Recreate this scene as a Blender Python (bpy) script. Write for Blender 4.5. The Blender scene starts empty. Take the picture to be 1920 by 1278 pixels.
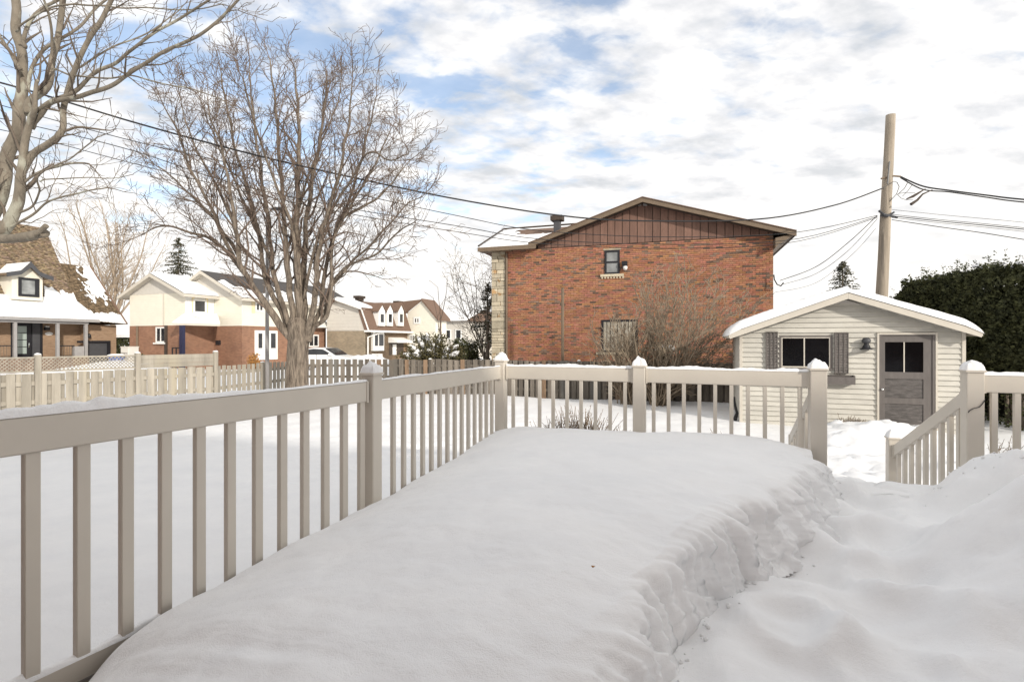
import bpy, math, random
from mathutils import Vector, Matrix, noise
V3 = Vector
rng = random.Random(7)
scene = bpy.context.scene
COL = scene.collection
EYE = 2.35            # lens height above the ground
F = 960.0             # focal length expressed in photograph pixels
PI = math.pi

# ------------------------------------------------------------------ camera
cd = bpy.data.cameras.new("camera")
cam = bpy.data.objects.new("camera", cd)
COL.objects.link(cam)
cam.location = (0, 0, EYE)
cam.rotation_euler = (math.radians(90), 0, 0)
cd.sensor_width = 36
cd.lens = 18.0
cd.clip_start = 0.05
cd.clip_end = 3000
scene.camera = cam

# ------------------------------------------------------------------ light
SUN_DIR = V3((0.58, -0.81, 0)).normalized()      # horizontal direction towards the sun
SUN_EL = math.radians(21)
sd = bpy.data.lights.new("sun", 'SUN')
sd.energy = 2.4
sd.angle = math.radians(2.4)
sd.color = (1.0, 0.93, 0.83)
sun = bpy.data.objects.new("sun", sd)
COL.objects.link(sun)
sv = V3((SUN_DIR.x * math.cos(SUN_EL), SUN_DIR.y * math.cos(SUN_EL), math.sin(SUN_EL)))
sun.rotation_euler = sv.to_track_quat('Z', 'Y').to_euler()

scene.view_settings.view_transform = 'Standard'
scene.view_settings.look = 'None'
scene.view_settings.exposure = 0.62
scene.view_settings.gamma = 1.0
scene.view_settings.use_curve_mapping = False

world = bpy.data.worlds.new("World")
scene.world = world
world.use_nodes = True
nt = world.node_tree
nt.nodes.clear()


def N(t, typ, **kw):
    n = t.nodes.new(typ)
    for k, v in kw.items():
        setattr(n, k, v)
    return n


def MATH(t, op, a, b=None, clamp=False):
    n = N(t, 'ShaderNodeMath', operation=op, use_clamp=clamp)
    for i, x in enumerate((a, b)):
        if x is None:
            continue
        if isinstance(x, (int, float)):
            n.inputs[i].default_value = x
        else:
            t.links.new(x, n.inputs[i])
    return n.outputs[0]


def RAMP(t, fac, stops, interp='LINEAR'):
    n = N(t, 'ShaderNodeValToRGB')
    n.color_ramp.interpolation = interp
    e = n.color_ramp.elements
    while len(e) > 1:
        e.remove(e[-1])
    e[0].position = stops[0][0]
    c = stops[0][1]
    e[0].color = (c, c, c, 1) if isinstance(c, (int, float)) else (*c, 1)
    for p, c in stops[1:]:
        x = e.new(p)
        x.color = (c, c, c, 1) if isinstance(c, (int, float)) else (*c, 1)
    t.links.new(fac, n.inputs[0])
    return n.outputs[0]


def build_world():
    t = nt
    tc = N(t, 'ShaderNodeTexCoord')
    sep = N(t, 'ShaderNodeSeparateXYZ')
    t.links.new(tc.outputs['Generated'], sep.inputs[0])
    z = MATH(t, 'MAXIMUM', sep.outputs[2], 0.03)
    zz = MATH(t, 'ADD', z, 0.20)
    px = MATH(t, 'DIVIDE', sep.outputs[0], zz)
    py = MATH(t, 'DIVIDE', sep.outputs[1], zz)
    cmb = N(t, 'ShaderNodeCombineXYZ')
    t.links.new(px, cmb.inputs[0])
    t.links.new(py, cmb.inputs[1])
    mp = N(t, 'ShaderNodeMapping')
    mp.inputs['Rotation'].default_value = (0, 0, math.radians(-40))
    mp.inputs['Scale'].default_value = (1.15, 1.75, 1)
    mp.inputs['Location'].default_value = (3.1, 1.7, 0)
    t.links.new(cmb.outputs[0], mp.inputs[0])
    n1 = N(t, 'ShaderNodeTexNoise')
    n1.inputs['Scale'].default_value = 3.1
    n1.inputs['Detail'].default_value = 7
    n1.inputs['Roughness'].default_value = 0.52
    n1.inputs['Distortion'].default_value = 0.25
    t.links.new(mp.outputs[0], n1.inputs['Vector'])
    n2 = N(t, 'ShaderNodeTexNoise')
    n2.inputs['Scale'].default_value = 8.5
    n2.inputs['Detail'].default_value = 6
    n2.inputs['Roughness'].default_value = 0.55
    n2.inputs['Distortion'].default_value = 0.3
    t.links.new(mp.outputs[0], n2.inputs['Vector'])
    # where the deck of cloud thins: a broad region up and to the left
    dx = MATH(t, 'MULTIPLY', MATH(t, 'ADD', px, 0.55), 0.62)
    dy = MATH(t, 'MULTIPLY', MATH(t, 'ADD', py, -1.2), 0.62)
    d = MATH(t, 'SQRT', MATH(t, 'ADD', MATH(t, 'MULTIPLY', dx, dx), MATH(t, 'MULTIPLY', dy, dy)))
    cov = MATH(t, 'MINIMUM', MATH(t, 'ADD', MATH(t, 'MULTIPLY', d, 0.30), -0.02), 0.34)
    a = MATH(t, 'ADD', n1.outputs['Fac'], MATH(t, 'MULTIPLY', MATH(t, 'ADD', n2.outputs['Fac'], -0.5), 0.55))
    a = MATH(t, 'ADD', a, cov)
    mask = RAMP(t, a, [(0.0, 0.15), (0.46, 0.28), (0.55, 0.66), (0.64, 0.93), (0.75, 1.0)])
    # cloud brightness: thick bellies a little greyer
    n3 = N(t, 'ShaderNodeTexNoise')
    n3.inputs['Scale'].default_value = 3.8
    n3.inputs['Detail'].default_value = 6
    n3.inputs['Roughness'].default_value = 0.55
    mp3 = N(t, 'ShaderNodeMapping')
    mp3.inputs['Location'].default_value = (7.3, 2.2, 0)
    t.links.new(mp.outputs[0], mp3.inputs[0])
    t.links.new(mp3.outputs[0], n3.inputs['Vector'])
    g = MATH(t, 'ADD', MATH(t, 'MULTIPLY', n3.outputs['Fac'], 1.0), MATH(t, 'MULTIPLY', cov, 0.32))
    ccol = RAMP(t, g, [(0.40, (0.47, 0.485, 0.505)), (0.52, (0.61, 0.61, 0.62)), (0.63, (0.76, 0.745, 0.72))])
    # horizon veil: low cloud runs together
    veil = RAMP(t, sep.outputs[2], [(0.05, 1.0), (0.30, 0.0)])
    mx = N(t, 'ShaderNodeMix', data_type='RGBA')
    t.links.new(MATH(t, 'MULTIPLY', veil, 0.8), mx.inputs[0])
    t.links.new(ccol, mx.inputs[6])
    mx.inputs[7].default_value = (0.76, 0.735, 0.70, 1)
    fac = MATH(t, 'MAXIMUM', mask, MATH(t, 'MULTIPLY', veil, 0.95))
    sky = N(t, 'ShaderNodeTexSky', sky_type='NISHITA')
    sky.sun_disc = False
    sky.sun_elevation = SUN_EL
    sky.sun_rotation = math.atan2(SUN_DIR.x, SUN_DIR.y)
    sky.air_density = 1.0
    sky.dust_density = 0.6
    b1 = N(t, 'ShaderNodeBackground')
    b1.inputs['Strength'].default_value = 0.15
    t.links.new(sky.outputs[0], b1.inputs['Color'])
    b2 = N(t, 'ShaderNodeBackground')
    b2.inputs['Strength'].default_value = 1.0
    t.links.new(mx.outputs[2], b2.inputs['Color'])
    ms = N(t, 'ShaderNodeMixShader')
    t.links.new(fac, ms.inputs[0])
    t.links.new(b1.outputs[0], ms.inputs[1])
    t.links.new(b2.outputs[0], ms.inputs[2])
    out = N(t, 'ShaderNodeOutputWorld')
    t.links.new(ms.outputs[0], out.inputs[0])


build_world()


# ------------------------------------------------------------------ materials
def mat(name, base, rough=0.75, var=0.18, scale=4.0, stretch=(1, 1, 1), bump=0.25, bscale=40.0, bdist=0.01,
        rnd=0.0, tone=None, metal=0.0, spec=0.4, base2=None, detail=5, mottle=None):
    """Noise-coloured principled material in world position; rnd: per-object value spread; tone: reads face colour attribute."""
    m = bpy.data.materials.new(name)
    m.use_nodes = True
    t = m.node_tree
    bs = t.nodes['Principled BSDF']
    geo = N(t, 'ShaderNodeNewGeometry')
    mp = N(t, 'ShaderNodeMapping')
    mp.inputs['Scale'].default_value = stretch
    t.links.new(geo.outputs['Position'], mp.inputs[0])
    nz = N(t, 'ShaderNodeTexNoise')
    nz.inputs['Scale'].default_value = scale
    nz.inputs['Detail'].default_value = detail
    nz.inputs['Roughness'].default_value = 0.6
    t.links.new(mp.outputs[0], nz.inputs['Vector'])
    hi = base2 if base2 else tuple(min(1, c * (1 + var)) for c in base)
    lo = tuple(c * (1 - var) for c in base)
    col = RAMP(t, nz.outputs['Fac'], [(0.30, lo), (0.72, hi)])
    if mottle:
        n4 = N(t, 'ShaderNodeTexNoise')
        n4.inputs['Scale'].default_value = mottle[0]
        n4.inputs['Detail'].default_value = 4
        t.links.new(mp.outputs[0], n4.inputs['Vector'])
        f4 = RAMP(t, n4.outputs['Fac'], [(mottle[1], 0.0), (mottle[1] + 0.08, 1.0)])
        mx = N(t, 'ShaderNodeMix', data_type='RGBA')
        t.links.new(f4, mx.inputs[0])
        t.links.new(col, mx.inputs[6])
        mx.inputs[7].default_value = (*mottle[2], 1)
        col = mx.outputs[2]
    if tone:
        at = N(t, 'ShaderNodeAttribute', attribute_name='tone')
        mx = N(t, 'ShaderNodeMix', data_type='RGBA', blend_type='MULTIPLY')
        mx.inputs[0].default_value = 1.0
        t.links.new(at.outputs['Color'], mx.inputs[6])
        t.links.new(col, mx.inputs[7])
        col = mx.outputs[2]
    if rnd:
        oi = N(t, 'ShaderNodeObjectInfo')
        v = MATH(t, 'ADD', MATH(t, 'MULTIPLY', oi.outputs['Random'], 2 * rnd), 1 - rnd)
        hs = N(t, 'ShaderNodeHueSaturation')
        t.links.new(v, hs.inputs['Value'])
        t.links.new(col, hs.inputs['Color'])
        col = hs.outputs[0]
    t.links.new(col, bs.inputs['Base Color'])
    bs.inputs['Roughness'].default_value = rough
    bs.inputs['Metallic'].default_value = metal
    bs.inputs['Specular IOR Level'].default_value = spec
    if bump:
        bn = N(t, 'ShaderNodeTexNoise')
        bn.inputs['Scale'].default_value = bscale
        bn.inputs['Detail'].default_value = 6
        t.links.new(mp.outputs[0], bn.inputs['Vector'])
        bm = N(t, 'ShaderNodeBump')
        bm.inputs['Strength'].default_value = bump
        bm.inputs['Distance'].default_value = bdist
        t.links.new(bn.outputs['Fac'], bm.inputs['Height'])
        t.links.new(bm.outputs[0], bs.inputs['Normal'])
    return m


def brick_mat(name, c1, c2, mortar, ex, ey, w=0.21, h=0.072):
    m = bpy.data.materials.new(name)
    m.use_nodes = True
    t = m.node_tree
    bs = t.nodes['Principled BSDF']
    geo = N(t, 'ShaderNodeNewGeometry')
    dt = N(t, 'ShaderNodeVectorMath', operation='DOT_PRODUCT')
    t.links.new(geo.outputs['Position'], dt.inputs[0])
    dt.inputs[1].default_value = ex + ey
    sp = N(t, 'ShaderNodeSeparateXYZ')
    t.links.new(geo.outputs['Position'], sp.inputs[0])
    cb = N(t, 'ShaderNodeCombineXYZ')
    t.links.new(dt.outputs['Value'], cb.inputs[0])
    t.links.new(sp.outputs[2], cb.inputs[1])
    br = N(t, 'ShaderNodeTexBrick')
    br.inputs['Scale'].default_value = 1.0
    br.inputs['Brick Width'].default_value = w
    br.inputs['Row Height'].default_value = h
    br.inputs['Mortar Size'].default_value = 0.006
    br.inputs['Color1'].default_value = (*c1, 1)
    br.inputs['Color2'].default_value = (*c2, 1)
    br.inputs['Mortar'].default_value = (*mortar, 1)
    br.inputs['Bias'].default_value = -0.2
    t.links.new(cb.outputs[0], br.inputs['Vector'])
    nz = N(t, 'ShaderNodeTexNoise')
    nz.inputs['Scale'].default_value = 1.3
    nz.inputs['Detail'].default_value = 6
    t.links.new(cb.outputs[0], nz.inputs['Vector'])
    mx = N(t, 'ShaderNodeMix', data_type='RGBA', blend_type='MULTIPLY')
    mx.inputs[0].default_value = 0.6
    t.links.new(br.outputs['Color'], mx.inputs[6])
    t.links.new(RAMP(t, nz.outputs['Fac'], [(0.3, 0.6), (0.7, 1.0)]), mx.inputs[7])
    t.links.new(mx.outputs[2], bs.inputs['Base Color'])
    bs.inputs['Roughness'].default_value = 0.9
    bm = N(t, 'ShaderNodeBump')
    bm.inputs['Strength'].default_value = 0.5
    bm.inputs['Distance'].default_value = 0.01
    t.links.new(MATH(t, 'SUBTRACT', 1.0, br.outputs['Fac']), bm.inputs['Height'])
    t.links.new(bm.outputs[0], bs.inputs['Normal'])
    return m


UH = V3((0.938, -0.347, 0)).normalized()     # grid direction: along the back rail, shed front and house gables
VH = V3((0.347, 0.938, 0)).normalized()      # grid direction: away from our house
UP = V3((0, 0, 1))


def snow_material(name, fine=1.0):
    m = bpy.data.materials.new(name)
    m.use_nodes = True
    t = m.node_tree
    bs = t.nodes['Principled BSDF']
    geo = N(t, 'ShaderNodeNewGeometry')
    n1 = N(t, 'ShaderNodeTexNoise')
    n1.inputs['Scale'].default_value = 1.6
    n1.inputs['Detail'].default_value = 8
    n1.inputs['Roughness'].default_value = 0.6
    mp = N(t, 'ShaderNodeMapping')
    mp.inputs['Rotation'].default_value = (0, 0, 0.9)
    mp.inputs['Scale'].default_value = (1, 1.35, 1)
    t.links.new(geo.outputs['Position'], mp.inputs[0])
    t.links.new(mp.outputs[0], n1.inputs['Vector'])
    col = RAMP(t, n1.outputs['Fac'], [(0.3, (0.80, 0.805, 0.815)), (0.7, (0.87, 0.87, 0.87))])
    t.links.new(col, bs.inputs['Base Color'])
    bs.inputs['Roughness'].default_value = 0.65
    bs.inputs['Specular IOR Level'].default_value = 0.25
    n2 = N(t, 'ShaderNodeTexNoise')
    n2.inputs['Scale'].default_value = 7
    n2.inputs['Detail'].default_value = 9
    n2.inputs['Roughness'].default_value = 0.66
    t.links.new(mp.outputs[0], n2.inputs['Vector'])
    n3 = N(t, 'ShaderNodeTexNoise')
    n3.inputs['Scale'].default_value = 240
    n3.inputs['Detail'].default_value = 2
    t.links.new(geo.outputs['Position'], n3.inputs['Vector'])
    b1 = N(t, 'ShaderNodeBump')
    b1.inputs['Strength'].default_value = 0.32
    b1.inputs['Distance'].default_value = 0.03 * fine
    t.links.new(n2.outputs['Fac'], b1.inputs['Height'])
    b2 = N(t, 'ShaderNodeBump')
    b2.inputs['Strength'].default_value = 0.5
    b2.inputs['Distance'].default_value = 0.004
    t.links.new(n3.outputs['Fac'], b2.inputs['Height'])
    t.links.new(b1.outputs[0], b2.inputs['Normal'])
    t.links.new(b2.outputs[0], bs.inputs['Normal'])
    return m


M = {}
M['snow'] = snow_material('snow')
M['vinyl'] = mat('vinyl_taupe', (0.60, 0.555, 0.485), rough=0.45, var=0.04, scale=3, bump=0.04, bscale=60, bdist=0.002)
M['deck'] = mat('deck_wood', (0.22, 0.19, 0.16), rough=0.8, var=0.2, stretch=(1, 1, 1))
M['fence_new'] = mat('fence_pale_wood', (0.35, 0.32, 0.268), rough=0.85, var=0.25, scale=7, stretch=(1, 1, 0.12), bump=0.5, bscale=30, rnd=0.13, mottle=(2.2, 0.60, (0.40, 0.36, 0.28)))
M['fence_old'] = mat('fence_weathered_wood', (0.155, 0.135, 0.112), rough=0.9, var=0.35, scale=8, stretch=(1, 1, 0.12), bump=0.6, bscale=30, rnd=0.28, mottle=(1.6, 0.58, (0.17, 0.165, 0.15)))
M['fence_rust'] = mat('fence_rust_wood', (0.23, 0.155, 0.10), rough=0.9, var=0.3, scale=8, stretch=(1, 1, 0.12), bump=0.6, bscale=30)
M['bark'] = mat('bark_grey_brown', (0.205, 0.168, 0.132), rough=0.95, var=0.5, scale=15, stretch=(1, 1, 0.2), bump=1.0, bscale=20, bdist=0.09, mottle=(11, 0.55, (0.12, 0.095, 0.075)))
M['bark_smooth'] = mat('bark_smooth_grey', (0.195, 0.168, 0.132), rough=0.9, var=0.28, scale=6, stretch=(1, 1, 0.5), bump=0.5, bscale=18, bdist=0.03, mottle=(3.6, 0.56, (0.34, 0.33, 0.27)))
M['twig_left'] = mat('twig_grey_brown', (0.155, 0.125, 0.098), rough=0.9, var=0.3, scale=3, bump=0)
M['twig'] = mat('twig_brown', (0.155, 0.115, 0.09), rough=0.9, var=0.35, scale=3, bump=0)
M['twig_far'] = mat('twig_tan', (0.34, 0.27, 0.20), rough=0.9, var=0.25, scale=3, bump=0)
M['stem'] = mat('lilac_stem', (0.27, 0.215, 0.155), rough=0.9, var=0.35, scale=5, bump=0)
M['needle'] = mat('conifer_needle', (0.040, 0.048, 0.030), rough=0.85, var=0.5, scale=3, bump=0, base2=(0.085, 0.075, 0.035))
M['cedar'] = mat('cedar_leaf', (0.032, 0.043, 0.020), rough=0.8, var=0.6, scale=6.5, bump=0, base2=(0.095, 0.10, 0.036))
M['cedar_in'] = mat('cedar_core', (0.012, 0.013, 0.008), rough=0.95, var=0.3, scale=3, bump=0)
M['brickwall'] = mat('brick_orange', (0.385, 0.175, 0.102), rough=0.9, var=0.25, scale=14, bump=0.5, bscale=90, bdist=0.004, tone=True)
M['mortar'] = mat('mortar_joint', (0.20, 0.135, 0.10), rough=0.95, var=0.25, scale=5, bump=0.4)
M['stone'] = mat('field_stone', (0.50, 0.44, 0.33), rough=0.9, var=0.18, scale=5, bump=0.6, bscale=26, bdist=0.02, rnd=0.28, mottle=(3.4, 0.58, (0.40, 0.25, 0.12)))
M['plank_brown'] = mat('brown_gable_plank', (0.185, 0.105, 0.078), rough=0.75, var=0.2, scale=5, stretch=(1, 1, 0.2), bump=0.3, rnd=0.13)
M['trim_brown'] = mat('brown_metal_trim', (0.17, 0.125, 0.085), rough=0.6, var=0.12, bump=0.05)
M['soffit'] = mat('soffit_dark', (0.06, 0.045, 0.035), rough=0.8, var=0.2, bump=0.1)
M['shingle_dark'] = mat('shingle_grey', (0.075, 0.07, 0.068), rough=0.95, var=0.3, scale=20, bump=0.5)
M['shingle_brown'] = mat('shingle_brown', (0.17, 0.11, 0.08), rough=0.95, var=0.25, scale=20, bump=0.5)
M['shingle_tan'] = mat('shingle_tan', (0.25, 0.19, 0.13), rough=0.95, var=0.5, scale=5, stretch=(1, 1, 2), bump=0.6, bscale=25, tone=True)
M['siding'] = mat('cream_siding', (0.74, 0.70, 0.60), rough=0.55, var=0.035, scale=2, bump=0.08, bscale=20)
M['siding_shed'] = mat('shed_clapboard', (0.53, 0.51, 0.455), rough=0.6, var=0.10, scale=4, stretch=(1, 1, 2), bump=0.15, bscale=25, rnd=0.035)
M['siding_grey'] = mat('beige_grey_siding', (0.56, 0.53, 0.48), rough=0.6, var=0.04, bump=0.05)
M['trim_cream'] = mat('cream_trim', (0.55, 0.51, 0.44), rough=0.55, var=0.05, bump=0.05)
M['white'] = mat('white_paint', (0.80, 0.79, 0.76), rough=0.5, var=0.03, bump=0.03)
M['shutter_yellow'] = mat('yellow_cream_shutter', (0.72, 0.62, 0.40), rough=0.6, var=0.05, bump=0.05)
M['black'] = mat('black_paint', (0.018, 0.018, 0.022), rough=0.4, var=0.1, bump=0.02)
M['darkgrey'] = mat('charcoal_paint', (0.065, 0.066, 0.072), rough=0.5, var=0.1, bump=0.03)
M['greypost'] = mat('grey_metal', (0.30, 0.29, 0.285), rough=0.5, var=0.08, bump=0.03)
M['navy'] = mat('navy_paint', (0.02, 0.022, 0.06), rough=0.45, var=0.1, bump=0.02)
M['taupe'] = mat('taupe_door_paint', (0.130, 0.116, 0.108), rough=0.6, var=0.12, scale=5, stretch=(3, 3, 0.6), bump=0.25, bscale=30)
M['taupe_old'] = mat('cracked_door_panel', (0.105, 0.095, 0.09), rough=0.75, var=0.40, scale=6, stretch=(1, 1, 4), bump=0.9, bscale=14, bdist=0.015)
M['shut_wood'] = mat('weathered_shutter', (0.27, 0.245, 0.23), rough=0.85, var=0.4, scale=22, bump=0.8, bscale=50)
M['pole'] = mat('pole_wood', (0.34, 0.29, 0.23), rough=0.92, var=0.30, scale=10, stretch=(1, 1, 0.06), bump=0.9, bscale=22, bdist=0.02, mottle=(7, 0.58, (0.22, 0.19, 0.155)))
M['wire'] = mat('black_cable', (0.02, 0.02, 0.022), rough=0.5, var=0.1, bump=0)
M['wire_grey'] = mat('grey_cable', (0.14, 0.14, 0.14), rough=0.5, var=0.1, bump=0)
M['chrome'] = mat('chrome', (0.75, 0.75, 0.75), rough=0.2, var=0.02, bump=0, metal=1.0)
M['rubber'] = mat('rubber', (0.02, 0.02, 0.02), rough=0.9, var=0.1, bump=0)
M['carpaint'] = mat('car_paint', (0.72, 0.72, 0.72), rough=0.25, var=0.02, bump=0, spec=0.6)
M['blue'] = mat('blue_plastic', (0.03, 0.09, 0.32), rough=0.5, var=0.1, bump=0.02)
M['ceramic'] = mat('pale_frosted_glass', (0.36, 0.42, 0.39), rough=0.35, var=0.06, scale=12, bump=0.02)
M['curtain'] = mat('blind_fabric', (0.38, 0.35, 0.29), rough=0.9, var=0.15, bump=0.1, rnd=0.15)
M['evergreen_shrub'] = mat('juniper_leaf', (0.055, 0.055, 0.022), rough=0.85, var=0.5, scale=4, bump=0, base2=(0.12, 0.10, 0.04))
M['deadplant'] = mat('dead_plant', (0.17, 0.125, 0.085), rough=0.9, var=0.4, scale=6, bump=0)
M['leaf_rust'] = mat('rusty_leaf', (0.35, 0.17, 0.05), rough=0.9, var=0.3, bump=0)
M['brick_red'] = brick_mat('brick_red_texture', (0.34, 0.17, 0.10), (0.25, 0.115, 0.07), (0.30, 0.235, 0.18), UH, VH)
M['brick_tan'] = brick_mat('brick_tan_texture', (0.37, 0.245, 0.155), (0.28, 0.175, 0.105), (0.34, 0.26, 0.19), UH, VH)
M['brick_grey'] = brick_mat('brick_greytan_texture', (0.36, 0.29, 0.20), (0.25, 0.20, 0.14), (0.36, 0.31, 0.24), UH, VH)


def glass_mat(name, col=(0.03, 0.035, 0.04), rough=0.06, spec=0.5):
    m = bpy.data.materials.new(name)
    m.use_nodes = True
    t = m.node_tree
    bs = t.nodes['Principled BSDF']
    geo = N(t, 'ShaderNodeNewGeometry')
    nz = N(t, 'ShaderNodeTexNoise')
    nz.inputs['Scale'].default_value = 2.0
    t.links.new(geo.outputs['Position'], nz.inputs['Vector'])
    t.links.new(RAMP(t, nz.outputs['Fac'], [(0.35, tuple(c * 0.6 for c in col)), (0.7, tuple(c * 1.3 for c in col))]), bs.inputs['Base Color'])
    bs.inputs['Roughness'].default_value = rough
    bs.inputs['Specular IOR Level'].default_value = spec
    return m


M['glass'] = glass_mat('dark_window_glass', (0.03, 0.032, 0.036))
M['glass_black'] = glass_mat('black_window_glass', (0.005, 0.005, 0.006), 0.12, 0.18)
M['glass_pale'] = glass_mat('pale_window_glass', (0.24, 0.25, 0.25), 0.12)


# ------------------------------------------------------------------ mesh helpers
class MB:
    def __init__(self):
        self.v, self.f, self.t = [], [], []

    def add(self, vs, fs, tone=None):
        n = len(self.v)
        self.v += [tuple(p) for p in vs]
        self.f += [tuple(i + n for i in q) for q in fs]
        if tone is not None:
            self.t += [tone] * len(fs)
        return self

    def hexa(self, p, tone=None):      # p: 8 corners, bottom 4 ccw then top 4
        return self.add(p, [(3, 2, 1, 0), (4, 5, 6, 7), (0, 1, 5, 4), (1, 2, 6, 5), (2, 3, 7, 6), (3, 0, 4, 7)], tone)

    def box(self, fr, a0, a1, b0, b1, c0, c1, tone=None):
        q = fr
        return self.hexa([q(a0, b0, c0), q(a1, b0, c0), q(a1, b1, c0), q(a0, b1, c0),
                          q(a0, b0, c1), q(a1, b0, c1), q(a1, b1, c1), q(a0, b1, c1)], tone)

    def cbox(self, fr, a0, a1, b0, b1, c0, c1, ch=0.004):
        """box whose upright edges are chamfered (for trims and rails)"""
        pl = [(a0 + ch, b0), (a1 - ch, b0), (a1, b0 + ch), (a1, b1 - ch), (a1 - ch, b1), (a0 + ch, b1), (a0, b1 - ch), (a0, b0 + ch)]
        k = 8
        vs = [fr(a, b, c0) for a, b in pl] + [fr(a, b, c1) for a, b in pl]
        fs = [tuple(reversed(range(k))), tuple(range(k, 2 * k))] + [(i, (i + 1) % k, k + (i + 1) % k, k + i) for i in range(k)]
        return self.add(vs, fs)

    def prism(self, pts0, pts1):       # two matching polygons
        k = len(pts0)
        fs = [tuple(reversed(range(k))), tuple(range(k, 2 * k))] + [(i, (i + 1) % k, k + (i + 1) % k, k + i) for i in range(k)]
        return self.add(list(pts0) + list(pts1), fs)

    def tube(self, pts, rad, n=6, cap=True, wob=0.0):
        pts = [V3(p) for p in pts]
        m = len(pts)
        if isinstance(rad, (int, float)):
            rad = [rad] * m
        vs = []
        ref = None
        for i in range(m):
            d = (pts[min(i + 1, m - 1)] - pts[max(i - 1, 0)])
            if d.length < 1e-9:
                d = V3((0, 0, 1))
            d.normalize()
            if ref is None:
                ref = V3((1, 0, 0)) if abs(d.x) < 0.8 else V3((0, 1, 0))
            x = (ref - d * ref.dot(d))
            x.normalize()
            y = d.cross(x)
            ref = x
            for k in range(n):
                a = 2 * PI * k / n
                r = rad[i]
                if wob:
                    r *= 1 + wob * math.sin(3 * a + i * .35) * .5 + wob * noise.noise(V3((math.cos(a) * 2, math.sin(a) * 2, i * .22)))
                vs.append(pts[i] + x * (math.cos(a) * r) + y * (math.sin(a) * r))
        fs = []
        for i in range(m - 1):
            for k in range(n):
                k2 = (k + 1) % n
                fs.append((i * n + k, i * n + k2, (i + 1) * n + k2, (i + 1) * n + k))
        if cap:
            fs.append(tuple(reversed(range(n))))
            fs.append(tuple(range((m - 1) * n, m * n)))
        return self.add(vs, fs)

    def grid(self, fn, nu, nv, skip=None):
        n = len(self.v)
        for i in range(nu + 1):
            for j in range(nv + 1):
                self.v.append(tuple(fn(i / nu, j / nv)))
        w = nv + 1
        for i in range(nu):
            for j in range(nv):
                if skip and skip((i + .5) / nu, (j + .5) / nv):
                    continue
                self.f.append((n + i * w + j, n + (i + 1) * w + j, n + (i + 1) * w + j + 1, n + i * w + j + 1))
        return self

    def lathe(self, fr, prof, n=16):   # prof list of (r, h)
        vs = []
        for r, h in prof:
            for k in range(n):
                a = 2 * PI * k / n
                vs.append(fr(math.cos(a) * r, math.sin(a) * r, h))
        fs = []
        for i in range(len(prof) - 1):
            for k in range(n):
                k2 = (k + 1) % n
                fs.append((i * n + k, i * n + k2, (i + 1) * n + k2, (i + 1) * n + k))
        fs.append(tuple(reversed(range(n))))
        fs.append(tuple(range((len(prof) - 1) * n, len(prof) * n)))
        return self.add(vs, fs)

    def mesh(self, name, off=V3((0, 0, 0)), smooth=False):
        me = bpy.data.meshes.new(name)
        ox, oy, oz = off
        me.from_pydata([(x - ox, y - oy, z - oz) for x, y, z in self.v], [], self.f)
        if smooth:
            me.polygons.foreach_set('use_smooth', [True] * len(me.polygons))
        if self.t:
            at = me.color_attributes.new('tone', 'FLOAT_COLOR', 'CORNER')
            buf = []
            for p, c in zip(me.polygons, self.t):
                buf += [c[0], c[1], c[2], 1.0] * p.loop_total
            at.data.foreach_set('color', buf)
        me.update()
        return me


OFF = {}


def frame(O, ex=UH, ey=VH):
    O = V3(O)
    return lambda a, b, c: (O.x + ex.x * a + ey.x * b, O.y + ex.y * a + ey.y * b, O.z + c)


WORLD = lambda a, b, c: (a, b, c)


def thing(name, label, cat, loc, group=None):
    o = bpy.data.objects.new(name, None)
    COL.objects.link(o)
    o.location = loc
    o.empty_display_size = 0.2
    o['label'] = label
    o['category'] = cat
    if group:
        o['group'] = group
    OFF[o] = V3(loc)
    return o


def part(name, mb, m, parent, smooth=False, kind=None, label=None):
    off = OFF[parent]
    o = bpy.data.objects.new(name, mb.mesh(name, off, smooth))
    COL.objects.link(o)
    o.data.materials.append(m if not isinstance(m, str) else M[m])
    o.parent = parent
    OFF[o] = off
    if kind:
        o['kind'] = kind
    if label:
        o['label'] = label
    return o


def solo(name, mb, m, label=None, cat=None, kind=None, group=None, smooth=False, loc=(0, 0, 0)):
    loc = V3(loc)
    o = bpy.data.objects.new(name, mb.mesh(name, loc, smooth))
    COL.objects.link(o)
    o.location = loc
    o.data.materials.append(m if not isinstance(m, str) else M[m])
    if label:
        o['label'] = label
    if cat:
        o['category'] = cat
    if kind:
        o['kind'] = kind
    if group:
        o['group'] = group
    OFF[o] = loc
    return o


def inst(name, me, parent, loc, rotz=0.0, scale=None, rot=None):
    """one more piece sharing mesh data me, standing at world loc under its parent"""
    o = bpy.data.objects.new(name, me)
    COL.objects.link(o)
    o.parent = parent
    o.location = V3(loc) - OFF[parent]
    o.rotation_euler = rot if rot else (0, 0, rotz)
    if scale:
        o.scale = scale
    return o


def P(px, py, Z):
    return V3(((px - 960) / F * Z, Z, EYE - (py - 639) / F * Z))


def G(px, Z, z=0.0):
    return V3(((px - 960) / F * Z, Z, z))


def fbm(x, y, z=0.0, o=4):
    return noise.fractal(V3((x, y, z)), 1.0, 2.0, o)


def sst(a, b, x):
    t = max(0.0, min(1.0, (x - a) / (b - a)))
    return t * t * (3 - 2 * t)


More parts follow.
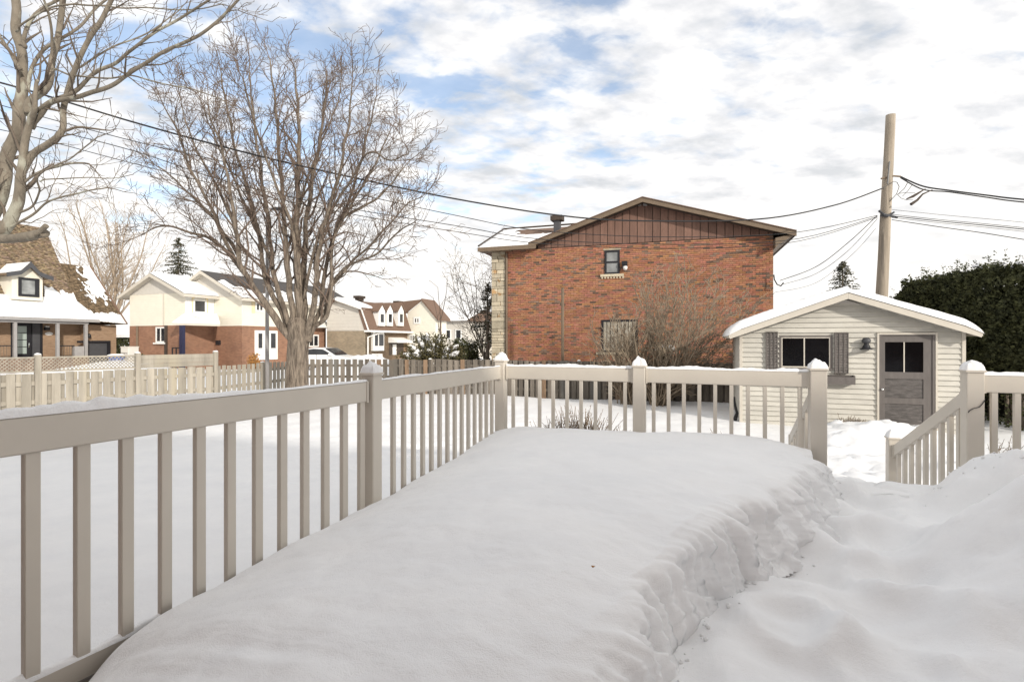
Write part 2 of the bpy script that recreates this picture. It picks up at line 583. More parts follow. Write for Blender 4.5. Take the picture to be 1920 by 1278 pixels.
def lerp_pts(pts, s):
    """pts: [(x,y,z..)] uniform Catmull-Rom at s in 0..1"""
    n = len(pts) - 1
    t = s * n
    i = min(int(t), n - 1)
    f = t - i
    p0, p1, p2, p3 = pts[max(i - 1, 0)], pts[i], pts[i + 1], pts[min(i + 2, n)]
    return tuple(0.5 * ((2 * b) + (-a + c) * f + (2 * a - 5 * b + 4 * c - d) * f * f + (-a + 3 * b - 3 * c + d) * f ** 3)
                 for a, b, c, d in zip(p0, p1, p2, p3))


# ================================================================== ground
PUFFS = []


def ground_z(x, y):
    z = 0.45 + 0.05 * fbm(x * .25, y * .25, 1.0) + 0.022 * fbm(x * 1.3, y * 1.3, 4.0) + 0.006 * fbm(x * 5, y * 5, 4.0)
    u = x * UH.x + y * UH.y
    v = x * VH.x + y * VH.y
    # trodden track and snow-filled stairs from the deck opening to the shed door
    ramp = 1 - sst(5.2, 7.6, v)
    uc = 1.62 + max(0, v - 6) * .16
    across = 1 - sst(.62, 1.15, abs(u - uc - .0))
    if v > 5.0:
        z += ramp * across * 0.62
    if 6.0 < v < 13.8:
        lump = (1 - sst(.7, 1.5, abs(u - (1.9 + (v - 6) * .22)))) * sst(6.2, 7.4, v)
        z += lump * (0.10 + 0.14 * fbm(x * 1.6, y * 1.6, 9, 5) + 0.05 * fbm(x * 4, y * 4, 3, 3))
    # mound shovelled up before the shed door
    d = math.hypot((x - 7.0) / 1.0, (y - 9.7) / .75)
    z += 0.30 * math.exp(-d * d) * (1 + .3 * fbm(x * 2.4, y * 2.4, 2))
    d = math.hypot((x - 5.9) / .5, (y - 9.2) / .35)
    z += 0.14 * math.exp(-d * d)
    # ploughed bank along the street
    if 21 < y < 30 and -12 < x < 0:
        rid = math.exp(-((y - 25) / 1.3) ** 2) * sst(-11, -8, x) * (1 - sst(-1.9, -.6, x))
        z += rid * (1.15 + .45 * fbm(x * .6, y * .5, 5))
    if 22 < y < 30 and x < -12:
        z += .28 * math.exp(-((y - 27) / 1.4) ** 2) * (1 + .5 * fbm(x * .5, y * .5, 7))
    dd = (x - (218 - 960) / F * 29.5) ** 2 + ((y - 29.5) * .6) ** 2
    if dd < 9:
        z += .92 * math.exp(-dd / 2.2)
    # faint old footprints line in the yard
    for (fx, fy) in PUFFS:
        dd = (x - fx) ** 2 + (y - fy) ** 2
        if dd < .09:
            z -= .07 * math.exp(-dd / .012)
    return z


for k in range(16):
    PUFFS.append((-2.9 + k * .27 + .09 * (-1) ** k - .6, 6.4 + k * .38 - .1 * (-1) ** k))


def warp_axis(lo, hi, near0, near1, step, grow=1.13):
    xs = []
    x = near0
    while x < near1:
        xs.append(x)
        x += step
    s = step
    while x < hi:
        xs.append(x)
        s *= grow
        x += s
    xs.append(hi)
    x, s = near0, step
    left = []
    while x > lo:
        s *= grow
        x -= s
        left.append(max(x, lo))
    return list(reversed(left)) + xs


def build_ground():
    xs = warp_axis(-420, 420, -7.5, 10.5, .075)
    ys = warp_axis(-60, 900, 3.2, 13.0, .075)
    mb = MB()
    for x in xs:
        for y in ys:
            mb.v.append((x, y, ground_z(x, y)))
    w = len(ys)
    for i in range(len(xs) - 1):
        for j in range(w - 1):
            mb.f.append((i * w + j, (i + 1) * w + j, (i + 1) * w + j + 1, i * w + j + 1))
    solo('snow_ground', mb, 'snow', kind='structure', smooth=True)


build_ground()

# unseen house behind the lens, added and its heights shaped to shade the deck
hb = MB()
hf = frame(VH * -.72)
hb.box(hf, -9, 1.5, -8, 0, 0, 4.6)
hb.box(hf, 1.502, 20, -8, 0, 0, 5.85)
own = thing('unseen_shade_house', 'unseen red brick house behind the snowy deck, added to shade it', 'house', VH * -.72)
part('wall', hb, 'brick_red', own)
hb = MB()
for (x0, x1, ze) in ((-9.4, 1.49, 4.602), (1.3, 20.4, 5.852)):
    hb.prism([hf(x0, -8.4, ze), hf(x0, .35, ze), hf(x0, -4, ze + 1.25)], [hf(x1, -8.4, ze), hf(x1, .35, ze), hf(x1, -4, ze + 1.25)])
part('roof', hb, 'shingle_dark', own)

# ================================================================== deck, deck snow
DK = EYE - 1.42
deck = thing('wooden_deck', 'grey raised deck floor buried under the snow', 'deck', (0, 2.5, 0))
deck['kind'] = 'structure'
df = frame((0, 0, 0))
bd = MB()
bd.box(frame((0, 0, 0)), 0, 1, 0, .135, 0, .03)
for k in range(42):
    v0 = -.70 + k * .145
    mb = MB().box(df, -2.55 + .0, 6.6, v0, v0 + .138, DK - .03, DK)
    part('plank', mb, 'deck', deck)
mb = MB()
mb.box(df, -2.52, 6.58, 5.20, 5.24, DK - .30, DK - .032)
mb.box(df, -2.52, -2.48, -.70, 5.19, DK - .30, DK - .032)
part('joist', mb, 'deck', deck)


def path_z(x, y):
    z = EYE - 1.27
    z += .045 * fbm(x * 1.3, y * 1.3, 3, 4) + .034 * fbm(x * 3.0 + 5, y * 3.0, 1, 4) + .008 * fbm(x * 9 + 5, y * 9, 1, 4)
    # footfalls trodden down the middle, smoothed over by new snow
    for fx, fy, r in ((1.5, 2.0, .16), (2.05, 2.75, .16), (1.25, 2.3, .15), (2.0, 3.45, .17), (2.6, 3.75, .17), (2.45, 3.3, .15), (3.1, 4.3, .16), (2.75, 4.55, .15), (1.6, 1.55, .16), (1.15, 1.9, .26), (1.75, 2.35, .24), (1.7, 2.9, .25), (2.25, 3.2, .24), (2.3, 3.8, .22), (2.75, 4.1, .22), (1.3, 1.45, .25), (3.0, 4.7, .25)):
        dd = ((x - fx) ** 2 + (y - fy) ** 2) / r ** 2
        if dd < 6:
            z += -.062 * math.exp(-dd * dd * .9) + .026 * math.exp(-(dd - 1.9) ** 2)
    # mound against the right-hand stair post
    n = .06 * fbm(x * 1.6, y * 1.6, 6, 4)
    d = math.hypot((x - 3.95 - n * 2) / .86, (y - 3.75) / .70)
    m1 = .43 * (1 - sst(.30, 1.0, d))
    # bank thrown up along the right side
    s = x - (1.75 + .28 * (y - 1.5)) + .5 * n
    m2 = .46 * sst(0, .95, s) * (1 - sst(2.75, 3.25, y - .25 * (x - 2.8) + 2 * n))
    d = math.hypot((x - 2.75) / .42, (y - 2.9) / .32)
    m3 = .16 * math.exp(-d * d)
    d = math.hypot((x - 2.1) / .22, (y - 2.35) / .17)
    m4 = .09 * math.exp(-d * d)
    m5 = .30 * sst(3.8, 4.6, x)
    z += max(m1, m2, m5) + m3 + m4 + .20 * max(m1, m2) * fbm(x * 3.2, y * 3.2, 8, 5)
    return z


mb = MB()
u0, u1, v0, v1 = -1.6, 6.6, -.71, 5.56


def pfn(a, b):
    u = u0 + (u1 - u0) * a
    v = v0 + (v1 - v0) * b
    x = UH.x * u + VH.x * v
    y = UH.y * u + VH.y * v
    z = path_z(x, y)
    z -= .5 * sst(5.44, 5.56, v) + (0)
    return (x, y, z)


mb.grid(pfn, 230, 200)
solo('trodden_snow_path', mb, 'snow', kind='structure', smooth=True)

# ---- drift between rail and path
R_ = [(-1.35, .75, 1.30), (-1.62, 1.45, 1.34), (-1.70, 1.98, 1.37), (-1.66, 2.26, 1.27), (-1.42, 2.83, 1.21), (-1.16, 3.38, 1.18), (-.86, 4.05, 1.14),
      (-.52, 4.9, 1.08), (-.12, 5.86, 1.00), (.75, 5.56, .955), (1.6, 5.24, .925), (2.3, 4.98, .93), (2.78, 4.78, 1.03)]
C_ = [(-.75, .55, 1.0), (-.45, .85, .98), (-.17, 1.15, .96), (.08, 1.42, .93), (.34, 1.76, .90), (.60, 2.12, .88), (.86, 2.47, .87), (1.10, 2.78, .865),
      (1.42, 3.12, .865), (1.80, 3.55, .87), (2.15, 3.95, .885), (2.45, 4.25, .93), (2.68, 4.5, 1.02)]
F_ = [(-.52, .35, 1.3), (-.2, .68, 1.3), (.12, 1.08, 1.3), (.36, 1.45, 1.3), (.55, 1.86, 1.29), (.80, 2.22, 1.28), (1.05, 2.52, 1.28), (1.30, 2.74, 1.28),
      (1.66, 3.03, 1.28), (2.08, 3.47, 1.28), (2.42, 3.92, 1.28), (2.62, 4.25, 1.28), (2.84, 4.52, 1.28)]


C_ = [(x - .035, y, h) for x, y, h in C_]
F_ = [(x - .02, y, h) for x, y, h in F_]


def drift():
    mb = MB()
    NU, NT, NC = 420, 110, 80
    n0 = 0
    W = NT + NC
    for i in range(NU + 1):
        s = i / NU
        r = lerp_pts(R_, s)
        c = lerp_pts(C_, s)
        f = lerp_pts(F_, s)
        # crest wanders a little
        wob = .07 * fbm(s * 14, 2.0, 0, 3) + .04 * fbm(s * 40, 7.0, 0, 3)
        dx, dy = f[0] - c[0], f[1] - c[1]
        L = math.hypot(dx, dy) + 1e-6
        c = (c[0] + dx / L * wob, c[1] + dy / L * wob, c[2])
        for j in range(W + 1):
            if j <= NT:
                t = j / NT
                x = r[0] + (c[0] - r[0]) * t
                y = r[1] + (c[1] - r[1]) * t
                h = r[2] + (c[2] - r[2]) * (1 - (1 - t) ** 1.9)
                h -= .05 * math.sin(PI * t) * (.4 + .6 * math.sin(PI * min(1, s * 1.2)))
                z = EYE - h
                z += .022 * fbm(x * 1.1, y * 1.1, 2, 3) + .010 * fbm(x * 3.0, y * 3.0, 5, 4) + .0035 * fbm(x * 10, y * 10, 5, 3)
                z -= .030 * sst(.80, 1.0, t) ** 2
                if t < .05:
                    z -= .02 * (1 - t / .05)
                mb.v.append((x, y, z))
            else:
                q = (j - NT) / NC            # down the face
                ztop = EYE - c[2] - .03 + .022 * fbm(c[0] * 1.1, c[1] * 1.1, 2, 3)
                zbot = EYE - f[2] - .06
                # profile: rolls over, runs down steeply, tucks in under at the base
                out = .62 * q ** 1.1 + .38 * (1 - (1 - min(q / .12, 1)) ** 2)
                under = sst(.72, 1.0, q)
                along = s * 8.8
                big = fbm(along * .9, 3.3, 0, 3)
                k = 1.08 + .22 * big
                z = ztop + (zbot - ztop) * (q ** 1.04)
                # vertical flutes, stretched lumps and horizontal ledges
                fl = (.5 - abs(fbm(along * 1.7, z * .5, 11, 3))) * .18 + (.4 - abs(fbm(along * 6.5, z * .6, 17, 3))) * .10 + (.4 - abs(fbm(along * 17, z * 1.2, 19, 2))) * .035 - .045
                lm = .04 * fbm(along * 3.6, z * 1.6, 21, 4) + .024 * abs(fbm(along * 8, z * 5, 23, 4)) + .020 * fbm(along * 22, z * 22, 31, 3)
                pk = fbm(along * 2.6 + 3, z * 1.0, 45, 3)
                pocket = .07 * sst(.10, .20, pk) * sst(.15, .4, q) * (1 - sst(.85, 1, q))
                cut = pocket + under * (.0 + .26 * max(0, fbm(along * 1.6, 40, 0, 3) + .2))
                o = L * k * out + (fl + lm) * sst(.02, .30, q) - cut + .05 * q
                x = c[0] + dx / L * o
                y = c[1] + dy / L * o
                mb.v.append((x, y, z))
    w = W + 1
    for i in range(NU):
        for j in range(W):
            mb.f.append((i * w + j, i * w + j + 1, (i + 1) * w + j + 1, (i + 1) * w + j))
    solo('snow_drift', mb, 'snow', 'deep smooth snow drift filling the deck, with a fluted crumbling edge beside the path', 'snow drift',
         smooth=True)


drift()

# broken crumbs at the foot of the drift and against the right bank
rc = random.Random(12)
mb = MB()
for k in range(420):
    if k < 300:
        fx, fy, fh_ = lerp_pts(F_, rc.uniform(.12, .98))
        x, y = fx + abs(rc.gauss(0, .07)) - .05, fy - abs(rc.gauss(0, .04)) + .02
    else:
        x, y = rc.uniform(3.1, 4.3), rc.uniform(3.2, 4.2)
    r0 = rc.choice([.003, .004, .006, .009, .012]) * rc.uniform(.7, 1.4)
    z = path_z(x, y) + r0 * .05
    n0 = len(mb.v)
    for i in range(5):
        th = PI * i / 4
        for j in range(7):
            ph = 2 * PI * j / 7
            rr_ = r0 * (1 + .75 * noise.noise(V3((math.cos(ph) * 2 + k, math.sin(ph) * 2, i + k))))
            mb.v.append((x + rr_ * math.sin(th) * math.cos(ph), y + rr_ * math.sin(th) * math.sin(ph), z + rr_ * .75 * math.cos(th)))
    for i in range(4):
        for j in range(7):
            j2 = (j + 1) % 7
            mb.f.append((n0 + i * 7 + j, n0 + (i + 1) * 7 + j, n0 + (i + 1) * 7 + j2, n0 + i * 7 + j2))
solo('snow_crumbs', mb, 'snow', 'loose crumbs of broken snow along the foot of the drift', 'snow', kind='stuff', smooth=True)

# a dead leaf on the drift
mb = MB()
lf = frame(P(1112, 1062, 1.85) + V3((0, 0, .0)))
mb.add([lf(-.008, 0, .004), lf(0, -.005, .001), lf(.009, .001, .005), lf(.001, .006, .0)], [(0, 1, 2, 3)])
mb.add([lf(-.008, 0, .0015), lf(0, -.005, -.001), lf(.009, .001, .0025), lf(.001, .006, -.002)], [(3, 2, 1, 0)])
solo('fallen_leaf', mb, 'leaf_rust', 'tiny dry brown leaf scrap lying on the smooth snow drift', 'leaf', loc=lf(0, 0, 0))


# ================================================================== railings
RT = EYE - .29          # top of the rail
RH = .142               # height of the rail's face
POSTS = {'near': V3((-2.40, .90, 0)), 'mid': V3((-1.02, 3.72, 0)), 'corner': V3((-.125, 5.9, 0)), 'back': V3((1.335, 5.36, 0)), 'stair': V3((2.84, 4.76, 0))}


def snow_lump(fr, w, d, h, seed, n=14, flat=2.2):
    """rounded cushion of snow on a w x d top"""
    mb = MB()

    def fn(a, b):
        x, y = (a - .5) * 2, (b - .5) * 2
        e = max(0.0, 1 - max(abs(x), abs(y)) ** flat)
        hh = h * (e ** .5) * (1 + .35 * fbm(x * 1.3 + seed, y * 1.3, seed))
        k = 1 + .06 * fbm(x * 2 + seed, y * 2, 4)
        return fr(x * w / 2 * k, y * d / 2 * k, hh)
    mb.grid(fn, n, n)
    return mb


def make_post(root, p, ex, ey, top, bottom, w=.125, cap='snow', seed=1, split=False):
    f = frame((p.x, p.y, 0), ex, ey)
    h = w / 2
    mb = MB().cbox(f, -h, h, -h, h, bottom, top, .006)
    po = part('post', mb, 'vinyl', root)
    mb = MB()
    c = h + .011
    mb.cbox(f, -c, c, -c, c, top + .0, top + .016, .004)
    if cap == 'dome':
        prof = [(c * 1.02, top + .016), (c * 1.0, top + .03), (c * .93, top + .05), (c * .80, top + .072), (c * .6, top + .09), (c * .32, top + .102), (.002, top + .106)]
        mb.lathe(f, prof, 20)
        part('post_cap', mb, 'vinyl', po, smooth=False)
    else:
        q = h * .25
        mb.hexa([f(-h, -h, top + .0165), f(h, -h, top + .0165), f(h, h, top + .0165), f(-h, h, top + .0165),
                 f(-q, -q, top + .05), f(q, -q, top + .05), f(q, q, top + .05), f(-q, q, top + .05)])
        part('post_cap', mb, 'vinyl', po)
        fs = frame((p.x, p.y, top + .014), ex, ey)
        part('snow_cap', snow_lump(fs, w * 1.12, w * 1.12, .085, seed, 16, 1.5), 'snow', po, smooth=True)
    return po


def dirs(p, q):
    d = (q - p)
    d.z = 0
    L = d.length
    d.normalize()
    n = V3((-d.y, d.x, 0))
    return d, n, L


def rail_span(root, p, q, top0, top1, n_bal, bal_bot0, bal_bot1, thick=.05, snow=.022, w_b=.044, d_b=.034, bottom=True, h=RH, gap=.07, seed=3, snow_fn=None, alist=None):
    d, n, L = dirs(p, q)
    f = frame((p.x, p.y, 0), d, n)
    a0, a1 = gap, L - gap
    zt = lambda a: top0 + (top1 - top0) * a / L
    zb = lambda a: bal_bot0 + (bal_bot1 - bal_bot0) * a / L
    mb = MB()
    e = .006
    t2 = thick / 2
    sec = [(-t2, -h + e), (-t2, -e), (-t2 + e, 0), (t2 - e, 0), (t2, -e), (t2, -h + e), (t2 - e, -h), (-t2 + e, -h)]
    mb.prism([f(a0, b, zt(a0) + c) for b, c in sec], [f(a1, b, zt(a1) + c) for b, c in sec])
    part('rail', mb, 'vinyl', root)
    for (x0_, x1_) in ((a0 - .004, a0 + .014), (a1 - .014, a1 + .004)):
        t3 = t2 + .006
        mb = MB()
        mb.prism([f(x0_, b, zt(x0_) + c) for b, c in ((-t3, -h - .006), (-t3, .004), (t3, .004), (t3, -h - .006))],
                 [f(x1_, b, zt(x1_) + c) for b, c in ((-t3, -h - .006), (-t3, .004), (t3, .004), (t3, -h - .006))])
        part('rail_bracket', mb, 'vinyl', root)
    if bottom:
        mb = MB()
        sec2 = [(-.02, 0), (-.02, .085), (.02, .085), (.02, 0)]
        mb.prism([f(a0, b, zb(a0) + c) for b, c in sec2], [f(a1, b, zb(a1) + c) for b, c in sec2])
        part('bottom_rail', mb, 'vinyl', root)
    vert = abs(top1 - top0) < .01 and abs(bal_bot1 - bal_bot0) < .01
    me = None
    for a in (alist if alist else [a0 + (a1 - a0) * (i + .5) / n_bal for i in range(n_bal)]):
        if vert:
            if me is None:
                m0 = MB().cbox(WORLD, -w_b / 2, w_b / 2, -d_b / 2, d_b / 2, zb(0) + .086, zt(0) - h - .001, .003)
                me = m0.mesh('baluster')
                me.materials.append(M['vinyl'])
            x, y, z = f(a, 0, 0)
            inst('baluster', me, root, (x, y, 0), math.atan2(d.y, d.x))
        else:
            m0 = MB()
            a_, b_ = a - w_b / 2, a + w_b / 2
            hh = d_b / 2
            m0.hexa([f(a_, -hh, zb(a_) + .05), f(b_, -hh, zb(b_) + .05), f(b_, hh, zb(b_) + .05), f(a_, hh, zb(a_) + .05),
                     f(a_, -hh, zt(a_) - h - .001), f(b_, -hh, zt(b_) - h - .001), f(b_, hh, zt(b_) - h - .001), f(a_, hh, zt(a_) - h - .001)])
            part('baluster', m0, 'vinyl', root)
    if snow:
        mb = MB()

        def fn(s, t):
            a = a0 + (a1 - a0) * s
            y = (t - .5) * 2
            hh = snow * (1 + .8 * fbm(a * 3.1 + seed, seed, 0, 4) + .3 * fbm(a * 14, seed, 0, 3))
            if snow_fn:
                hh += snow_fn(a / L)
            hh = max(.003, hh)
            ed = max(0, 1 - abs(y) ** 2.4) ** .5
            return f(a, y * thick * .5 * (1 + .05 * fbm(a * 8, y, 3)), zt(a) + .001 + hh * ed)
        mb.grid(fn, max(20, int(L / .012)), 8)
        part('snow_ridge', mb, 'snow', root, smooth=True)


rail1 = thing('deck_railing', 'taupe deck railing running from the left edge round the back corner to the stair opening', 'railing', (-.125, 5.9, EYE - 1.42))
rd, rn, _ = dirs(POSTS['mid'], POSTS['corner'])
PT = EYE - (680 - 639) / F * 3.7 - .116      # post shaft top
make_post(rail1, POSTS['near'], rd, rn, RT + .02, EYE - 2.2, .135, 'snow', 4)
make_post(rail1, POSTS['mid'], rd, rn, EYE - .245, EYE - 2.2, .108, 'snow', 1)
bd_, bn_, _ = dirs(POSTS['corner'], POSTS['stair'])
make_post(rail1, POSTS['corner'], bd_, bn_, EYE - .235, EYE - 2.2, .115, 'snow', 2)
make_post(rail1, POSTS['back'], bd_, bn_, EYE - .27, EYE - 2.2, .125, 'snow', 7)
make_post(rail1, POSTS['stair'], bd_, bn_, EYE - .27, EYE - 1.75, .135, 'snow', 5)
dn_, _, Ln_ = dirs(POSTS['near'], POSTS['mid'])
aA, aB = [(lambda r: (r * POSTS['near'].y - POSTS['near'].x) / (dn_.x - r * dn_.y))((px - 960) / F) for px in (58, 677)]
al = [aA + (aB - aA) * k / 11 for k in range(-5, 12)]
dm_, _, Lm_ = dirs(POSTS['mid'], POSTS['corner'])
bA, bB = [(lambda r: (r * POSTS['mid'].y - POSTS['mid'].x) / (dm_.x - r * dm_.y))((px - 960) / F) for px in (737, 922)]
bl = [bA + (bB - bA) * k / 13 for k in range(14)]
rail_span(rail1, POSTS['near'], POSTS['mid'], RT, RT, 18, EYE - 1.40, EYE - 1.40, thick=.055, snow=.012, seed=3, alist=[a for a in al if a > .1], w_b=.05,
          snow_fn=lambda s: .030 * math.exp(-((s - .45) / .16) ** 2) * (1 + .5 * fbm(s * 40, 1, 0, 3)))
rail_span(rail1, POSTS['mid'], POSTS['corner'], RT, RT, 15, EYE - 1.36, EYE - 1.36, thick=.05, snow=.012, seed=9, d_b=.03, w_b=.04, alist=bl)
rail_span(rail1, POSTS['corner'], POSTS['back'], RT, RT, 9, EYE - 1.36, EYE - 1.36, thick=.045, snow=.028, seed=13, w_b=.036)
rail_span(rail1, POSTS['back'], POSTS['stair'], RT, RT, 10, EYE - 1.36, EYE - 1.36, thick=.045, snow=.026, seed=17, w_b=.036)
# left stair handrail
NEWL = POSTS['stair'] + VH * 1.55
rail_span(rail1, POSTS['stair'] + VH * .02, NEWL, EYE - .36, EYE - 1.16, 8, EYE - 1.36, EYE - 2.0, thick=.045, snow=0, seed=19, w_b=.036, h=.12, gap=.06, bottom=False)
make_post(rail1, NEWL, UH, VH, EYE - 1.36, EYE - 2.3, .10, 'snow', 8)
# snow lying along the outside of the bottom rail beside the first balusters
d_, n_, L_ = dirs(POSTS['near'], POSTS['mid'])
fb = frame((POSTS['near'].x, POSTS['near'].y, EYE - 1.315), d_, n_)
mb = MB()


def lowfn(s, t):
    a = .08 + (L_ - .16) * s
    y = (t - .5) * 2
    hh = max(.004, .028 * (1 + .8 * fbm(a * 4, 2.2, 0, 4)))
    return fb(a, y * .021, hh * max(0, 1 - abs(y) ** 2.4) ** .5)


mb.grid(lowfn, 200, 8)
part('snow_ridge', mb, 'snow', rail1, smooth=True)

RP = V3((3.90, 4.34, 0))
rail2 = thing('deck_railing', 'taupe deck railing on the right of the stair opening with its sloping handrail', 'railing', (RP.x, RP.y, EYE - 1.42))
make_post(rail2, RP, UH, VH, EYE - .262, EYE - 1.8, .122, 'snow', 11)
END = RP + UH * 2.4
rail_span(rail2, RP, END, RT, RT, 15, EYE - 1.36, EYE - 1.36, thick=.05, snow=.03, seed=23, w_b=.044)
make_post(rail2, END, UH, VH, EYE - .262, EYE - 1.8, .13, 'snow', 12)
NEWR = RP + VH * 1.50 + UH * -.12
rail_span(rail2, RP - UH * .02, NEWR, EYE - .40, EYE - 1.20, 9, EYE - 1.40, EYE - 2.2, thick=.05, snow=0, seed=29, w_b=.045, h=.13, gap=.07, bottom=False)
make_post(rail2, NEWR, UH, VH, EYE - 1.10, EYE - 2.3, .115, 'snow', 14)
# black cable stapled across the right post
mb = MB()
pf = frame((RP.x, RP.y, EYE), UH, VH)
mb.tube([pf(*q) for q in ((-.052, -.066, -.60), (-.045, -.067, -.585), (-.02, -.068, -.565), (.02, -.068, -.552), (.045, -.067, -.52), (.060, -.066, -.49))], .0035, 5)
solo('short_cable', mb, 'wire', 'short black cable bent across the face of the right stair post', 'cable', loc=RP + UP * (EYE - .55))

# ================================================================== fences
def fence_line(root, pts, z_top, z_bot, mt, pitch=.22, bw=.145, th=.02, jitter=.012, special=None, back=True, railm=None):
    """shadow-box fence: boards alternate front and back of two horizontal rails"""
    meshes = []
    for k in range(4):
        m0 = MB()
        w = bw * (1 + .04 * (k - 1.5))
        m0.cbox(WORLD, -w / 2, w / 2, -th / 2, th / 2, 0, 1, .004)
        me = m0.mesh('board')
        me.materials.append(M[mt])
        meshes.append(me)
    sm = None
    r = random.Random(len(pts) * 31 + int(z_top * 100))
    for i in range(len(pts) - 1):
        p, q = V3(pts[i]), V3(pts[i + 1])
        d, n, L = dirs(p, q)
        f = frame((p.x, p.y, 0), d, n)
        ang = math.atan2(d.y, d.x)
        for zr in (z_bot + .35, (z_top + z_bot) / 2 + .05, z_top - .22):
            mb = MB().box(f, 0, L, -.019, .019, zr - .045, zr + .045)
            part('rail', mb, railm or mt, root)
        k = 0
        a = bw / 2
        while a < L:
            side = -.031
            x, y, z = f(a, side, z_bot)
            zt = z_top + r.uniform(-jitter, jitter)
            me = meshes[r.randrange(4)]
            if special and r.random() < special[1]:
                if sm is None:
                    sm = meshes[1].copy()
                    sm.materials.clear()
                    sm.materials.append(M[special[0]])
                me = sm
            o = inst('board', me, root, (x, y, z), rot=(0, r.uniform(-.006, .006), ang + r.uniform(-.02, .02)), scale=(1, 1, zt - z_bot))
            if back and a + pitch / 2 < L:
                x, y, z = f(a + pitch / 2, .031, z_bot)
                inst('board', meshes[r.randrange(4)], root, (x, y, z), rot=(0, r.uniform(-.006, .006), ang), scale=(back, 1, zt - z_bot - .01))
            a += pitch
            k += 1


def fence_posts(root, plist, z0, z1, mt, w=.10, d=UH, cap=True):
    for p in plist:
        f = frame((p.x, p.y, 0), d, V3((-d.y, d.x, 0)))
        h = w / 2
        mb = MB().cbox(f, -h, h, -h, h, z0, z1, .006)
        po = part('post', mb, mt, root)
        part('snow_cap', snow_lump(frame((p.x, p.y, z1 - .001), d, V3((-d.y, d.x, 0))), w, w, .035, p.x, 8, 2), 'snow', po, smooth=True)


ZB = .35
ZTF = EYE - .68
# pale fence with lattice
FA, FB, FC, FD = V3((-13.2, 7.6, 0)), V3((-10.05, 10.85, 0)), V3((-8.05, 13.9, 0)), V3((-7.45, 17.9, 0))
pale = thing('lattice_fence', 'pale new wooden fence with diagonal lattice topping along the street side', 'fence', (FB.x, FB.y, .4))
fence_line(pale, [FA, FB, FC], ZTF, ZB, 'fence_new', pitch=.225, back=.60)
fence_line(pale, [FC, FD], ZTF, ZB, 'fence_new', pitch=.21, back=.55)
LT = EYE - .335


def lattice(root, p, q, z0, z1, step=.072):
    d, n, L = dirs(p, q)
    f = frame((p.x, p.y, 0), d, n)
    for (c0, c1) in ((z0, z0 + .035), (z1 - .035, z1)):
        part('lattice_frame', MB().box(f, .05, L - .05, -.022, .022, c0, c1), 'fence_new', root)
    H = z1 - z0 - .07
    zb = z0 + .035
    me = {}
    w = .011
    lo, hi = .055, L - .055
    ang = math.atan2(d.y, d.x)
    for sgn, off in ((1, -.012), (-1, .001)):
        pts = [(-w, 0), (w, 0), (w + sgn * H, H), (-w + sgn * H, H)]
        mm = MB().prism([(x, off, c) for x, c in pts], [(x, off + .008, c) for x, c in pts]).mesh('slat')
        mm.materials.append(M['fence_new'])
        a = lo - H + step * .5 if sgn > 0 else lo + step * .5
        while a < (hi if sgn > 0 else hi + H):
            if sgn > 0:
                t0, t1 = max(0, lo - a), min(H, hi - a)
            else:
                t0, t1 = max(0, a - hi), min(H, a - lo)
            if t0 <= 0 and t1 >= H:
                x, y, _ = f(a, 0, 0)
                inst('slat', mm, root, (x, y, zb), ang)
            elif t1 - t0 > .02:
                pts = [(a - w + sgn * t0, zb + t0), (a + w + sgn * t0, zb + t0), (a + w + sgn * t1, zb + t1), (a - w + sgn * t1, zb + t1)]
                part('slat', MB().prism([f(x, off, c) for x, c in pts], [f(x, off + .008, c) for x, c in pts]), 'fence_new', root)
            a += step


d1, _, L1 = dirs(FA, FB)
d2, _, L2 = dirs(FB, FC)
ppts = [FA, FA + d1 * (L1 * .5), FB, FB + d2 * (L2 * .5), FC]
for i in range(3):
    lattice(pale, ppts[i], ppts[i + 1], ZTF + .02, LT)
# last bay carries a solid board panel instead of lattice
dd, nn, LL = dirs(ppts[3], ppts[4])
ff = frame((ppts[3].x, ppts[3].y, 0), dd, nn)
for k in range(3):
    part('board', MB().box(ff, .05, LL - .05, -.015 + .002 * k, .012, ZTF + .02 + k * .107, ZTF + .02 + k * .107 + .103), 'fence_new', pale)
fence_posts(pale, ppts, ZB, LT + .045, 'fence_new', .105, dd)
fence_posts(pale, [FC + (FD - FC) * .5, FD], ZB, ZTF + .02, 'fence_new', .10, dd)

# weathered fences
GA, GB, GC, GD = V3((-7.5, 18.5, 0)), V3((-.62, 18.15, 0)), V3((-.15, 17.75, 0)), V3((6.95, 15.35, 0))
old1 = thing('weathered_fence', 'weathered grey board fence between the big bare tree and the stone corner', 'fence', (GA.x, GA.y, .4))
GM = GA.lerp(GB, .47)
fence_line(old1, [GA, GM], ZTF + .02, ZB, 'fence_old', pitch=.222, bw=.165, back=False, jitter=.012, special=('fence_rust', .03))
fence_line(old1, [GM, GB], ZTF + .02, ZB, 'fence_old', pitch=.222, bw=.15, back=.62, jitter=.025, special=('fence_rust', .06))
fence_posts(old1, [GA + (GB - GA) * k / 3 for k in range(4)], ZB, ZTF + .03, 'fence_old', .10)
old2 = thing('weathered_fence', 'weathered dark board fence at the foot of the orange brick wall', 'fence', (GC.x, GC.y, .4))
fence_line(old2, [GC, GD], ZTF + .01, ZB, 'fence_old', pitch=.205, bw=.15, back=.9, jitter=.015, special=('fence_rust', .08))
fence_posts(old2, [GC + (GD - GC) * k / 3 for k in range(4)], ZB, ZTF + .02, 'fence_old', .10)

# ================================================================== shed
SA = V3((5.35, 12.0, 0))
SW, SDp = 4.22, 3.0
sf = frame(SA, UH, VH)
ZW = 2.57             # wall top
ZE = .30


def solve(O, e, px):
    r = (px - 960) / F
    return (r * O.y - O.x) / (e.x - r * e.y)


